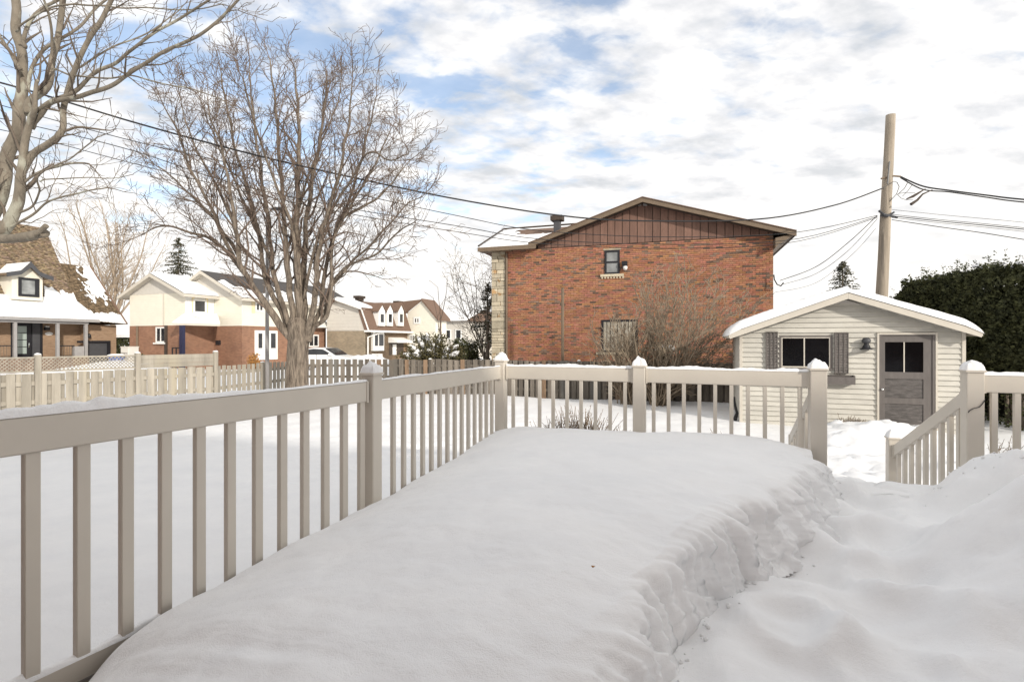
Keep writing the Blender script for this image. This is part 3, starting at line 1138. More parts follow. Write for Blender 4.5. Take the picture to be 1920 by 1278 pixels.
def on_face(O, e, px, py, off=V3((0, 0, 0))):
    """pixel -> (distance along e, height) on the upright plane through O along e"""
    O = O + off
    a = solve(O, e, px)
    Z = O.y + e.y * a
    return a, EYE - (py - 639) / F * Z


shed = thing('garden_shed', 'small cream clapboard garden shed with snow on its low gable roof', 'shed', SA + UP * .3)
SL = .365             # roof slope
RZ = ZW + SL * SW / 2
mb = MB()
mb.prism([sf(0.02, .02, ZE), sf(SW - .02, .02, ZE), sf(SW - .02, .02, ZW - .01), sf(SW / 2, .02, RZ - .02), sf(.02, .02, ZW - .01)],
         [sf(0.02, SDp, ZE), sf(SW - .02, SDp, ZE), sf(SW - .02, SDp, ZW - .01), sf(SW / 2, SDp, RZ - .02), sf(.02, SDp, ZW - .01)])
part('wall', mb, 'siding_shed', shed)
# openings on the front
wa0, wz1 = on_face(SA, UH, 1461, 629)
wa1, wz0 = on_face(SA, UH, 1561, 692)
da0, dz1 = on_face(SA, UH, 1644, 627)
da1, _ = on_face(SA, UH, 1757, 627)
cs = .112
k = 0
z = ZE
while z < RZ - .05:
    zt = min(z + cs, RZ)
    lim0, lim1 = .045, SW - .045
    if z + cs > ZW:
        ins = (z + cs - ZW) / SL
        lim0, lim1 = max(.045, ins), min(SW - .045, SW - ins)
    if lim1 - lim0 < .1:
        break
    segs = [(lim0, lim1)]
    zc = (z + zt) / 2
    cuts = []
    if wz0 - .01 < zc < wz1 + .03:
        cuts.append((wa0, wa1))
    if zc < dz1 + .0:
        cuts.append((da0, da1))
    for c0, c1 in cuts:
        ns = []
        for s0, s1 in segs:
            if c0 > s0:
                ns.append((s0, min(s1, c0)))
            if c1 < s1:
                ns.append((max(s0, c1), s1))
        segs = [s for s in ns if s[1] - s[0] > .02]
    for s0, s1 in segs:
        mb = MB()
        # lapped board: thick at the bottom, thin at the top
        mb.hexa([sf(s0, -.014, z), sf(s1, -.014, z), sf(s1, .019, z), sf(s0, .019, z),
                 sf(s0, .014, zt - .004), sf(s1, .014, zt - .004), sf(s1, .019, zt - .004), sf(s0, .019, zt - .004)])
        part('clapboard', mb, 'siding_shed', shed)
    # left side wall boards
    if z + cs < ZW:
        mb = MB()
        mb.hexa([sf(-.008, .05, z), sf(.019, .05, z), sf(.019, SDp, z), sf(-.008, SDp, z),
                 sf(.008, .05, zt + .004), sf(.019, .05, zt + .004), sf(.019, SDp, zt + .004), sf(.008, SDp, zt + .004)])
        part('clapboard', mb, 'siding_shed', shed)
    z += cs
for (a0, a1) in ((-.02, .045), (SW - .045, SW + .02)):
    part('corner_board', MB().cbox(sf, a0, a1, -.022, .05, ZE, ZW), 'trim_cream', shed)
# roof slabs and rake boards
ov = .30
for sgn in (-1, 1):
    ov = .24 if sgn < 0 else .17
    e_a = SW / 2 + sgn * (SW / 2 + ov)
    zE = RZ - SL * (SW / 2 + ov)
    mb = MB()
    mb.hexa([sf(*q) for q in ((SW / 2, -.26, RZ + .0), (e_a, -.26, zE), (e_a, SDp + .2, zE), (SW / 2, SDp + .2, RZ),
                              (SW / 2, -.26, RZ + .055), (e_a, -.26, zE + .055), (e_a, SDp + .2, zE + .055), (SW / 2, SDp + .2, RZ + .055))])
    part('roof', mb, 'shingle_dark', shed)
    mb = MB()
    mb.hexa([sf(*q) for q in ((SW / 2 + sgn * .001, -.285, RZ - .085), (e_a, -.285, zE - .085), (e_a, -.262, zE - .085), (SW / 2 + sgn * .001, -.262, RZ - .085),
                              (SW / 2 + sgn * .001, -.285, RZ + .045), (e_a, -.285, zE + .045), (e_a, -.262, zE + .045), (SW / 2 + sgn * .001, -.262, RZ + .045))])
    part('rake_board', mb, 'trim_cream', shed)
    # fascia along the eave
    mb = MB().box(sf, min(e_a, e_a + sgn * .02), max(e_a, e_a + sgn * .02), -.285, SDp + .2, zE - .06, zE + .05)
    part('fascia', mb, 'trim_cream', shed)
    # snow blanket
    mb = MB()
    L = math.hypot(SW / 2 + ov, SL * (SW / 2 + ov))

    def fn(s, t, sgn=sgn, ov=ov):
        a = SW / 2 + sgn * (SW / 2 + ov + .05) * s
        zz = RZ + .055 - SL * abs(a - SW / 2)
        b = -.30 + (SDp + .5) * t
        eb = min(t * (SDp + .5), (1 - t) * (SDp + .5)) / .13
        ea = (1 - s) * (SW / 2 + ov) / .30
        e = (max(0, 1 - (1 - min(1, eb)) ** 2) ** .5) * (max(0, 1 - (1 - min(1, ea)) ** 2) ** .5)
        th = (.20 if sgn < 0 else .155) + .02 * fbm(a * .9, b * .9, 3, 3)
        # the ridge is rounded over
        th -= .045 * math.exp(-(abs(a - SW / 2) / .35) ** 2)
        rough = .012 * abs(fbm(a * 9, b * 3, 2, 3)) if sgn < 0 else .003 * fbm(a * 5, b * 5, 2, 3)
        droop = .05 * max(0, 1 - ea)
        return sf(a, b, zz + th * e + rough * e - droop)
    mb.grid(fn, 110, 90)
    part('roof_snow', mb, 'snow', shed, smooth=True)
# trim piece under peak
mb = MB()
mb.prism([sf(SW / 2 - .28, -.03, RZ - .19), sf(SW / 2 + .28, -.03, RZ - .19), sf(SW / 2, -.03, RZ - .09)], [sf(SW / 2 - .28, -.006, RZ - .19), sf(SW / 2 + .28, -.006, RZ - .19), sf(SW / 2, -.006, RZ - .09)])
part('gable_trim', mb, 'siding_grey', shed)

# window
win = part('window', MB().box(sf, wa0, wa1, -.012, .015, wz1 - .035, wz1).box(sf, wa0, wa1, -.03, .015, wz0 - .03, wz0 + .02)
           .box(sf, wa0, wa0 + .045, -.012, .015, wz0 + .021, wz1 - .036).box(sf, wa1 - .045, wa1, -.012, .015, wz0 + .021, wz1 - .036), 'taupe', shed)
wm = on_face(SA, UH, 1508, 660)[0]
part('sash', MB().box(sf, wa0 + .046, wa1 - .046, -.004, .016, wz1 - .06, wz1 - .037).box(sf, wa0 + .046, wa1 - .046, -.006, .016, wz0 + .022, wz0 + .055)
     .box(sf, wa0 + .046, wa0 + .066, -.003, .016, wz0 + .056, wz1 - .061).box(sf, wa1 - .066, wa1 - .046, -.003, .016, wz0 + .056, wz1 - .061)
     .box(sf, wm - .012, wm + .012, -.005, .016, wz0 + .056, wz1 - .061), 'trim_cream', win)
for (a0, a1) in ((wa0 + .067, wm - .013), (wm + .013, wa1 - .067)):
    part('pane', MB().box(sf, a0, a1, .006, .012, wz0 + .056, wz1 - .061), 'glass_black', win)


def shutter(px0, px1, py0, py1):
    a0, z1 = on_face(SA, UH, px0, py0)
    a1, z0 = on_face(SA, UH, px1, py1)
    w = a1 - a0
    mb = MB()
    for k in range(4):
        c = a0 + w * (k + .0) / 3
        c = min(max(c, a0 + .008), a1 - .008)
        mb.box(sf, c - .008, c + .008, -.055, -.010, z0, z1)
    mb.box(sf, a0 - .002, a1 + .002, -.052, -.011, z0 - .014, z0 + .001).box(sf, a0 - .002, a1 + .002, -.052, -.011, z1 - .001, z1 + .014)
    s = part('shutter', mb, 'taupe', shed)
    ml = MB()
    zz = z0 + .01
    while zz < z1 - .03:
        for k in range(3):
            x0 = a0 + w * k / 3 + .013
            x1 = a0 + w * (k + 1) / 3 - .013
            ml.hexa([sf(x0, -.046, zz), sf(x1, -.046, zz), sf(x1, -.015, zz + .018), sf(x0, -.015, zz + .018),
                     sf(x0, -.046, zz + .010), sf(x1, -.046, zz + .010), sf(x1, -.015, zz + .028), sf(x0, -.015, zz + .028)])
        zz += .036
    part('louvre', ml, 'shut_wood', s, kind='stuff')


shutter(1436, 1458, 623, 693)
shutter(1564, 1590, 625, 699)
# window box
ba0, bz1 = on_face(SA, UH, 1470, 703)
ba1, bz0 = on_face(SA, UH, 1600, 720)
wb = part('window_box', MB().box(sf, ba0, ba1, -.17, -.15, bz0, bz1).box(sf, ba0, ba1, -.149, -.007, bz0, bz0 + .015)
          .box(sf, ba0, ba0 + .02, -.149, -.007, bz0 + .016, bz1).box(sf, ba1 - .02, ba1, -.149, -.007, bz0 + .016, bz1 + .03)
          .box(sf, ba0, ba1 - .03, -.05, -.007, bz1 + .002, bz1 + .03), 'taupe', shed)
# door
dr0, drz1 = on_face(SA, UH, 1651, 632)
dr1, _ = on_face(SA, UH, 1749, 632)
part('door_frame', MB().box(sf, da0, da0 + .035, -.035, .015, ZE, dz1).box(sf, da1 - .035, da1, -.035, .015, ZE, dz1)
     .box(sf, da0, da1, -.037, .015, dz1 - .0, dz1 + .035), 'trim_cream', shed)
part('door_frame', MB().box(sf, da0 + .036, dr0 + .012, -.028, .015, ZE, dz1 - .03).box(sf, dr1 - .012, da1 - .036, -.028, .015, ZE, dz1 - .03)
     .box(sf, da0 + .036, da1 - .036, -.030, .015, dz1 - .029, dz1 - .001), 'taupe', shed)
ga0, gz1 = on_face(SA, UH, 1659, 641)
ga1, gz0 = on_face(SA, UH, 1731, 698)
gm = on_face(SA, UH, 1695, 660)[0]
p1 = on_face(SA, UH, 1695, 710)[1]
p2 = on_face(SA, UH, 1695, 746)[1]
p3 = on_face(SA, UH, 1695, 757)[1]
p4 = on_face(SA, UH, 1695, 792)[1]
x0, x1 = dr0 + .013, dr1 - .013
door = part('door', MB().box(sf, x0, ga0, -.012, .014, ZE + .05, dz1 - .035).box(sf, ga1, x1, -.012, .014, ZE + .05, dz1 - .035)
            .box(sf, ga0, ga1, -.012, .014, gz1, dz1 - .035).box(sf, ga0, ga1, -.012, .014, p1, gz0)
            .box(sf, ga0, ga1, -.012, .014, p3, p2).box(sf, ga0, ga1, -.012, .014, ZE + .05, p4), 'taupe', shed)
part('panel', MB().box(sf, ga0 + .002, ga1 - .002, .002, .013, p2 + .002, p1 - .002), 'taupe_old', door)
part('panel', MB().box(sf, ga0 + .002, ga1 - .002, .002, .013, p4 + .002, p3 - .002), 'taupe_old', door)
part('pane', MB().box(sf, ga0 + .002, gm - .011, .004, .010, gz0 + .002, gz1 - .002), 'glass_black', door)
part('pane', MB().box(sf, gm + .011, ga1 - .002, .004, .010, gz0 + .002, gz1 - .002), 'glass_black', door)
part('muntin', MB().box(sf, gm - .010, gm + .010, -.010, .013, gz0, gz1), 'trim_cream', door)
ka, kz = on_face(SA, UH, 1653, 729)
kf = frame(V3(sf(ka, -.012, kz)), UH, UP)
kn = lambda a, b, c: (V3(sf(ka, -.012, kz)) + UH * a + UP * b - VH * c)
part('knob', MB().lathe(kn, [(.026, 0), (.026, .006), (.010, .008), (.010, .03), (.022, .036), (.026, .05), (.020, .062), (.004, .066)], 12), 'chrome', door, smooth=True)
# lamp
la, lz = on_face(SA, UH, 1622, 645)
lb = V3(sf(la, -.09, lz))
ln = lambda a, b, c: (lb.x + UH.x * a + VH.x * b, lb.y + UH.y * a + VH.y * b, lb.z + c)
lamp = part('wall_lamp', MB().lathe(ln, [(.125, -.115), (.12, -.10), (.085, -.085), (.07, -.05), (.065, -.03), (.05, -.01), (.045, .01), (.055, .02)], 18), 'black', shed, smooth=True)
part('globe', MB().lathe(ln, [(.05, .021), (.075, .04), (.085, .07), (.08, .105), (.055, .13), (.02, .142), (.004, .145)], 18), 'darkgrey', lamp, smooth=True)
part('bracket', MB().box(ln, -.015, .015, .02, .095, .03, .06), 'black', lamp)
# dark downspout lying by the shed's left corner
mb = MB()
q = SA + UH * -.10 + VH * .35
mb.tube([q + V3((-.02, 0, 1.0)), q + V3((-.0, -.02, .80)), q + V3((.03, -.06, .62)), q + V3((-.10, -.25, .50))], [.025, .03, .035, .05], 8)
solo('black_downspout', mb, 'black', 'black downspout bent at the left corner of the shed', 'downspout', loc=q)

# ================================================================== orange brick house
EXB = V3((.9496, -.3134, 0)).normalized()
EYB = V3((.3134, .9496, 0)).normalized()
BO = V3((-.256, 20.5, 0))
bf = frame(BO, EXB, EYB)
BL = 9.66
BT = EYE + 3.6
bh = thing('brick_house', 'orange brick house with brown planked gable behind the board fence', 'house', BO)
w1a, w1z1 = on_face(BO, EXB, 1134, 470)
w1b, w1z0 = on_face(BO, EXB, 1162, 513)
w2a, w2z1 = on_face(BO, EXB, 1128, 600)
w2b, w2z0 = on_face(BO, EXB, 1196, 660)
mb = MB().box(bf, 0, BL, .0, 9, 0, BT)
part('wall', mb, 'mortar', bh)


def tone_of(i, c):
    s = fbm(i * .13, c * .55, 3.0, 5)
    r = rng.random()
    if r < .10 + .42 * max(0, s - .02):
        k = rng.uniform(.32, .72)
        return (k, k * 1.45, k * 1.8)          # dark flashed bricks
    k = rng.uniform(.82, 1.10) + .10 * s
    return (k, k * rng.uniform(.88, 1.15), k * rng.uniform(.85, 1.2))


bw_, bh_ = .212, .070
nrow = int((BT - 1.15) / bh_)
cells = []
for c in range(nrow):
    z0 = BT - (c + 1) * bh_
    off = (c % 2) * bw_ / 2
    i = -1
    a = -off
    while a < BL:
        a0, a1 = max(a, 0), min(a + bw_, BL)
        a += bw_
        i += 1
        if a1 - a0 < .04:
            continue
        zc = z0 + bh_ / 2
        skip = False
        for (x0, x1, y0, y1) in ((w1a, w1b, w1z0 - .06, w1z1 + .05), (w2a, w2b, w2z0 - .06, w2z1)):
            if a1 > x0 and a0 < x1 and y0 < zc < y1:
                skip = True
                if a0 < x0 - .03:
                    cells.append((a0, x0, z0, i, c))
                if a1 > x1 + .03:
                    cells.append((x1, a1, z0, i, c))
        if not skip:
            cells.append((a0, a1, z0, i, c))
full = [q for q in cells if abs((q[1] - q[0]) - bw_) < 1e-6]
full.sort(key=lambda q: -q[0] + .02 * abs(q[2] - 4))
single = set(id(q) for q in full[:300])
variants = []
for k in range(14):
    tn = tone_of(k * 7, k * 5) if k > 3 else [(.38, .6, .75), (1.0, 1, 1), (.92, 1.0, 1.1), (.85, .8, .8)][k]
    m0 = MB().box(lambda a, b, c: (a, b, c), .004, bw_ - .005, -.014, .0, .004, bh_ - .008, tone=tn)
    me = m0.mesh('brick')
    me.materials.append(M['brickwall'])
    variants.append(me)
angB = math.atan2(EXB.y, EXB.x)
rest = MB()
for q in cells:
    a0, a1, z0, i, c = q
    if id(q) in single:
        x, y, z = bf(a0, rng.uniform(-.003, .002), z0)
        inst('brick', variants[rng.randrange(14)], bh, (x, y, z), angB)
    else:
        o = rng.uniform(-.004, .003)
        rest.box(bf, a0 + .004, a1 - .005, -.014 + o, .001, z0 + .004, z0 + bh_ - .008 - rng.random() * .003, tone=tone_of(i, c))
part('brickwork', rest, 'brickwall', bh, kind='stuff')
# gable
pk_a = solve(BO + EYB * -.35, EXB, 1205)
PKZ = EYE + 5.12
rl_a = solve(BO + EYB * -.35, EXB, 992)
rr_a = BL + .62
zl = EYE + (639 - 462) / F * (20.2)
zr = EYE + (639 - 438) / F * 17.1
sl_l = (PKZ - zl) / (pk_a - rl_a)
sl_r = (PKZ - zr) / (rr_a - pk_a)
gz = lambda a: (PKZ - sl_l * (pk_a - a)) if a < pk_a else (PKZ - sl_r * (a - pk_a))
mb = MB()
mb.prism([bf(rl_a, .01, BT - .02), bf(BL, .01, BT - .02), bf(BL, .01, gz(BL) - .1), bf(pk_a, .01, PKZ - .1)], [bf(rl_a, 8.9, BT - .02), bf(BL, 8.9, BT - .02), bf(BL, 8.9, gz(BL) - .1), bf(pk_a, 8.9, PKZ - .1)])
part('gable_core', mb, 'soffit', bh)
a = rl_a + .25
pw = .272
while a < BL:
    a1 = min(a + pw, BL)
    t0, t1 = gz(a + .01) - .06, gz(a1 - .01) - .06
    b0 = BT + .02
    if min(t0, t1) > b0 + .02:
        mb = MB()
        y0, y1 = -.03, .008
        mb.hexa([bf(a + .012, y0, b0), bf(a1 - .012, y0, b0), bf(a1 - .012, y1, b0), bf(a + .012, y1, b0),
                 bf(a + .012, y0, t0), bf(a1 - .012, y0, t1), bf(a1 - .012, y1, t1), bf(a + .012, y1, t0)])
        part('plank', mb, 'plank_brown', bh)
    a += pw
# roof slabs with rake trim
for (e_a, sl) in ((rl_a, sl_l), (rr_a, sl_r)):
    ze = PKZ - sl * abs(e_a - pk_a)
    mb = MB()
    mb.hexa([bf(pk_a, -.42, PKZ - .10), bf(e_a, -.42, ze - .10), bf(e_a, 9.3, ze - .10), bf(pk_a, 9.3, PKZ - .10),
             bf(pk_a, -.42, PKZ), bf(e_a, -.42, ze), bf(e_a, 9.3, ze), bf(pk_a, 9.3, PKZ)])
    part('roof', mb, 'soffit', bh)
    mb = MB()
    mb.hexa([bf(pk_a, -.47, PKZ - .13), bf(e_a, -.47, ze - .13), bf(e_a, -.423, ze - .13), bf(pk_a, -.423, PKZ - .13),
             bf(pk_a, -.47, PKZ + .03), bf(e_a, -.47, ze + .03), bf(e_a, -.423, ze + .03), bf(pk_a, -.423, PKZ + .03)])
    part('rake_board', mb, 'trim_brown', bh)
    mb = MB().hexa([bf(pk_a, -.50, PKZ + .031), bf(e_a, -.50, ze + .031), bf(e_a, 9.3, ze + .031), bf(pk_a, 9.3, PKZ + .031),
                    bf(pk_a, -.50, PKZ + .06), bf(e_a, -.50, ze + .06), bf(e_a, 9.3, ze + .06), bf(pk_a, 9.3, PKZ + .06)])
    part('shingles', mb, 'shingle_brown', bh)
# boxed eave on the right corner
zc = zr - .12
mb = MB()
mb.prism([bf(BL + .005, -.40, zc - .02), bf(BL + .60, -.40, zc + .08), bf(BL + .60, 9, zc + .08), bf(BL + .005, 9, zc - .02)],
         [bf(BL + .005, -.40, zc - .35), bf(BL + .10, -.40, zc - .25), bf(BL + .10, 9, zc - .25), bf(BL + .005, 9, zc - .35)])
part('soffit', mb, 'trim_brown', bh)
# gable vents
for px in (1199, 1210):
    a0, z0 = on_face(BO, EXB, px, 384)
    part('gable_vent', MB().box(bf, a0 - .07, a0 + .07, -.09, -.031, z0 - .05, z0 + .13), 'greypost', bh)
# windows
wf = part('window', MB().box(bf, w1a, w1b, -.05, -.004, w1z1 - .07, w1z1).box(bf, w1a, w1b, -.05, -.004, w1z0, w1z0 + .06)
          .box(bf, w1a, w1a + .07, -.05, -.004, w1z0 + .061, w1z1 - .071).box(bf, w1b - .07, w1b, -.05, -.004, w1z0 + .061, w1z1 - .071)
          .box(bf, w1a + .071, w1b - .071, -.045, -.006, (w1z0 + w1z1) / 2 - .035, (w1z0 + w1z1) / 2 + .03), 'black', bh)
zm = (w1z0 + w1z1) / 2
for (c0, c1) in ((w1z0 + .061, zm - .036), (zm + .031, w1z1 - .071)):
    part('pane', MB().box(bf, w1a + .071, w1b - .071, -.025, -.01, c0, c1), 'glass_pale', wf)
sillm = MB().box(bf, w1a - .16, w1b + .15, -.07, .0, w1z0 - .10, w1z0 - .005)
for k in range(8):
    sillm.box(bf, w1a - .12 + k * .11, w1a - .06 + k * .11, -.045, .0, w1z0 - .17, w1z0 - .101)
part('sill', sillm, 'stone', wf)
part('sill', MB().box(bf, w1a - .05, w1b + .05, -.03, .0, w1z1 + .006, w1z1 + .07), 'stone', wf)
wf = part('window', MB().box(bf, w2a, w2b, -.05, -.004, w2z1 - .06, w2z1).box(bf, w2a, w2b, -.05, -.004, w2z0, w2z0 + .05)
          .box(bf, w2a, w2a + .06, -.05, -.004, w2z0 + .051, w2z1 - .061).box(bf, w2b - .06, w2b, -.05, -.004, w2z0 + .051, w2z1 - .061), 'black', bh)
part('pane', MB().box(bf, w2a + .061, w2b - .061, -.008, -.002, w2z0 + .051, w2z1 - .061), 'glass', wf)
for k in range(9):
    a0 = w2a + .07 + k * (w2b - w2a - .14) / 9
    part('blind', MB().box(bf, a0 + .01, a0 + (w2b - w2a - .14) / 9 - .015, -.035, -.012, w2z0 + .06, w2z1 - .07), 'curtain', wf)
part('sill', MB().box(bf, w2a - .2, w2b + .22, -.08, .0, w2z0 - .09, w2z0 - .005), 'stone', wf)
# wall light
a0, z0 = on_face(BO, EXB, 1172, 498)
wl = part('wall_light', MB().box(bf, a0 - .09, a0 + .09, -.14, -.012, z0 - .03, z0 + .16).box(bf, a0 - .1, a0 - .03, -.2, -.141, z0 + .02, z0 + .14), 'black', bh)
lc = V3(bf(a0 + .02, -.12, z0 - .10))
lq = lambda a, b, c: (lc.x + a, lc.y + b, lc.z + c)
part('lens', MB().lathe(lq, [(.01, -.09), (.06, -.07), (.085, 0), (.08, .05), (.05, .068)], 12), 'white', wl, smooth=True)
# downpipe at the stone corner
a0 = solve(BO, EXB, 952)
mb = MB().tube([V3(bf(.06, -.06, .3)), V3(bf(.06, -.06, BT - .1))], .045, 8)
part('downpipe', mb, 'trim_brown', bh)
# stone wing
xs = solve(BO, EXB, 921.5)
part('stone_wall', MB().box(bf, xs, -.012, .03, 8, 0, BT), 'mortar', bh)
r2 = random.Random(5)
z = 1.0
wS = -.012 - xs
while z < BT - .06:
    h = r2.choice([.09, .12, .16, .22, .30])
    h = min(h, BT - z)
    cuts = [0, 1] if r2.random() < .25 else [0, r2.uniform(.3, .7), 1]
    for c0, c1 in zip(cuts[:-1], cuts[1:]):
        dpt = r2.uniform(-.03, .005)
        part('stone', MB().cbox(bf, xs + wS * c0 + .008, xs + wS * c1 - .008, dpt, .028, z + .008, z + h - .008, .012), 'stone', bh)
    z += h
# wing roof: ridge runs across, behind the gable
eL = solve(BO + EYB * -.42, EXB, 897)
rL = solve(BO + EYB * 3.4, EXB, 946)
zE2 = EYE + (639 - 465) / F * 20.3
zR2 = PKZ + .05
vs = [bf(eL, -.42, zE2), bf(rl_a + .05, -.42, zE2), bf(pk_a, 3.4, zR2), bf(rL, 3.4, zR2), bf(eL, 7.6, zE2), bf(pk_a, 7.6, zE2)]
vs2 = [(x, y, z - .09) for x, y, z in vs[:2]] + [(x, y, z - .09) for x, y, z in (vs[4], vs[5])]
mb = MB()
mb.add(vs + vs2, [(0, 1, 2, 3), (0, 3, 4), (3, 2, 5, 4), (0, 6, 7, 1), (0, 4, 8, 6), (6, 8, 9, 7)])
part('roof', mb, 'shingle_brown', bh)
part('fascia', MB().box(bf, eL - .02, rl_a + .3, -.46, -.425, zE2 - .13, zE2 + .03), 'trim_brown', bh)
part('soffit', MB().box(bf, eL, .3, -.42, .02, zE2 - .12, zE2 - .092), 'trim_brown', bh)
part('hip_cap', MB().tube([V3(vs[0]) + UP * .10, V3(vs[3]) + UP * .12], .035, 6), 'soffit', bh)
part('ridge_cap', MB().tube([V3(vs[3]) + UP * .10, V3(vs[2]) + UP * .10], .04, 6), 'soffit', bh)
mb = MB()
A0, A1, A2, A3 = V3(vs[0]), V3(vs[1]), V3(vs[2]), V3(vs[3])


def wsn(s, t):
    p = (A0 * (1 - s) + A1 * s) * (1 - t) + (A3 * (1 - s) + A2 * s) * t
    e = min(t * 12, 1, (s) * 14 + .1)
    return p + UP * (.015 + .07 * max(0, e) ** .5 + .02 * fbm(p.x * 2, p.y * 2, 1))


def wskip(s, t):
    n = .10 * fbm(s * 6, t * 6, 7, 4)
    return (t > .55 + n + .25 * (1 - sst(.1, .3, s)) and s > .13) or (s > .45 and t > .7)


mb.grid(wsn, 60, 40, wskip)
part('roof_snow', mb, 'snow', bh, smooth=True)
# roof vent
vc = P(1045, 424, 21.8)
vq = lambda a, b, c: (vc.x + UH.x * a + VH.x * b, vc.y + UH.y * a + VH.y * b, vc.z + c)
vt = part('roof_vent', MB().box(vq, -.13, .13, -.13, .13, -.35, .22), 'darkgrey', bh)
part('vent_cap', MB().box(vq, -.25, .25, -.22, .22, .22, .42), 'soffit', vt)
# steel post beside the wall
sp = G(1055, 17.9)
solo('steel_post', MB().tube([(sp.x, sp.y, .2), (sp.x, sp.y, 4.2)], .052, 8), 'trim_brown', 'thin bare brown steel post standing before the orange brick wall', 'post', loc=(sp.x, sp.y, .2))

# ================================================================== utility pole and wires
up0 = P(1646, 700, 16.0)
up1 = P(1670, 216, 16.0)
pole = thing('utility_pole', 'leaning weathered wooden utility pole rising behind the shed', 'utility pole', (up0.x, up0.y, .3))
bot = up0 + (up0 - up1).normalized() * 1.6
NP = 30
mb = MB().tube([bot.lerp(up1, k / NP) for k in range(NP + 1)], [.185 - .055 * k / NP for k in range(NP + 1)], 14, wob=.05)
part('shaft', mb, 'pole', pole, smooth=True)
pd = (up1 - bot).normalized()
# conduit strip on the pole
mb = MB().tube([P(1664, 345, 15.83), P(1668, 303, 15.84)], .025, 6)
part('conduit', mb, 'wire_grey', pole)
mb = MB().tube([P(1648, 395, 15.9), P(1657, 402, 15.8), P(1668, 404, 15.85), P(1682, 408, 15.9)], .035, 6)
mb.tube([P(1650, 404, 15.9), P(1664, 406, 15.8), P(1676, 398, 15.9)], .03, 6)
part('clamp', mb, 'darkgrey', pole)
mb = MB().tube([P(1652, 335, 15.9), P(1676, 330, 15.9), P(1688, 331, 15.9)], .028, 6)
part('bracket', mb, 'trim_brown', pole)


def wire(name, pts, r, mt, label, group='overhead wires', n=40):
    """pts: (px, py, Z) support points of a sagging cable"""
    w = [tuple(P(*p)) for p in pts]
    q = [lerp_pts(w, k / n) for k in range(n + 1)]
    mb = MB().tube(q, r, 6)
    solo(name, mb, mt, label, 'cable', group=group, loc=q[0])


W = 'overhead_cable'
wire(W, [(-340, 75, 11), (0, 155, 12), (260, 232, 12.6), (480, 291, 13.2), (680, 337, 13.8), (860, 374, 14.3), (1050, 404, 14.8), (1200, 414, 15.1), (1420, 411, 15.5), (1560, 386, 15.8), (1655, 353, 15.95)],
     .022, 'wire', 'thickest black overhead cable, sagging across the big bare tree to the pole', n=80)
wire(W, [(-300, 110, 12), (0, 197, 13), (240, 262, 13.4), (430, 306, 13.8), (640, 357, 14.2), (860, 405, 14.8), (1010, 432, 15.2), (1240, 444, 15.6), (1480, 437, 15.9), (1645, 404, 16)],
     .011, 'wire', 'thin overhead cable just below the thickest one, second from the top', n=60)
wire(W, [(-300, 160, 12), (0, 222, 13), (240, 280, 13.4), (430, 342, 13.8), (640, 388, 14.2), (860, 424, 14.8), (1010, 448, 15.2), (1240, 458, 15.6), (1480, 450, 15.9), (1645, 406, 16)],
     .011, 'wire', 'thin overhead cable in the middle of the lower three across the bare tree', n=60)
wire(W, [(-300, 190, 12), (0, 243, 13), (240, 304, 13.4), (430, 352, 13.8), (640, 398, 14.2), (860, 435, 14.8), (1010, 456, 15.2), (1240, 466, 15.6), (1480, 455, 15.9), (1645, 408, 16)],
     .010, 'wire', 'lowest thin overhead cable crossing the bare tree and the brick gable', n=60)
# service drops to the brick house corner
wire('service_drop', [(1645, 404, 16), (1590, 455, 16.4), (1530, 500, 16.8), (1462, 526, 17.2)], .012, 'wire', 'upper service wire dropping from the pole to the brick house corner', 'service wires to the brick house', 24)
wire('service_drop', [(1645, 410, 16), (1590, 470, 16.4), (1530, 513, 16.8), (1468, 533, 17.2)], .008, 'wire', 'middle service wire dropping from the pole to the brick house corner', 'service wires to the brick house', 24)
wire('service_drop', [(1642, 428, 16), (1600, 475, 16.4), (1530, 530, 16.8), (1452, 548, 17.2)], .007, 'wire_grey', 'lowest thinnest service wire ending on the brick house wall', 'service wires to the brick house', 24)
mb = MB().tube([P(1451, 515, 17.3), P(1452, 524, 17.3), P(1457, 533, 17.2), P(1464, 536, 17.2), P(1469, 530, 17.2)], .022, 6)
solo('cable_drip_loop', mb, 'wire', 'black looped cable end fixed at the right edge of the brick wall', 'cable', loc=P(1451, 515, 17.3))
# right side bundle
wire('power_line', [(1688, 331, 15.9), (1730, 349, 15.6), (1780, 357, 15.2), (1850, 366, 14.6), (1920, 374, 14), (2150, 392, 13)], .022, 'wire', 'thick black power line leaving the pole towards the right, upper strand', 'power lines right of the pole')
wire('power_line', [(1688, 333, 15.85), (1730, 355, 15.55), (1780, 360, 15.15), (1850, 370, 14.55), (1920, 379, 13.95), (2150, 398, 12.95)], .018, 'wire', 'thick black power line leaving the pole towards the right, lower strand', 'power lines right of the pole')
for k, (y0, y1, r) in enumerate(((393, 417, .007), (402, 427, .010), (405, 430, .013), (408, 434, .008), (412, 449, .012))):
    nm = ['topmost thin', 'second thin', 'thick middle', 'fourth thin', 'lowest'][k]
    wire('telephone_line', [(1672, y0, 15.9), (1760, (y0 * .7 + y1 * .3) + 2, 15.2), (1840, (y0 * .4 + y1 * .6) + 2, 14.6), (1920, y1, 14), (2150, y1 + (y1 - y0), 13)], r, 'wire' if k in (2, 4) else 'wire_grey',
         nm + ' telephone line running right from the clamp on the pole', 'telephone lines right of the pole')
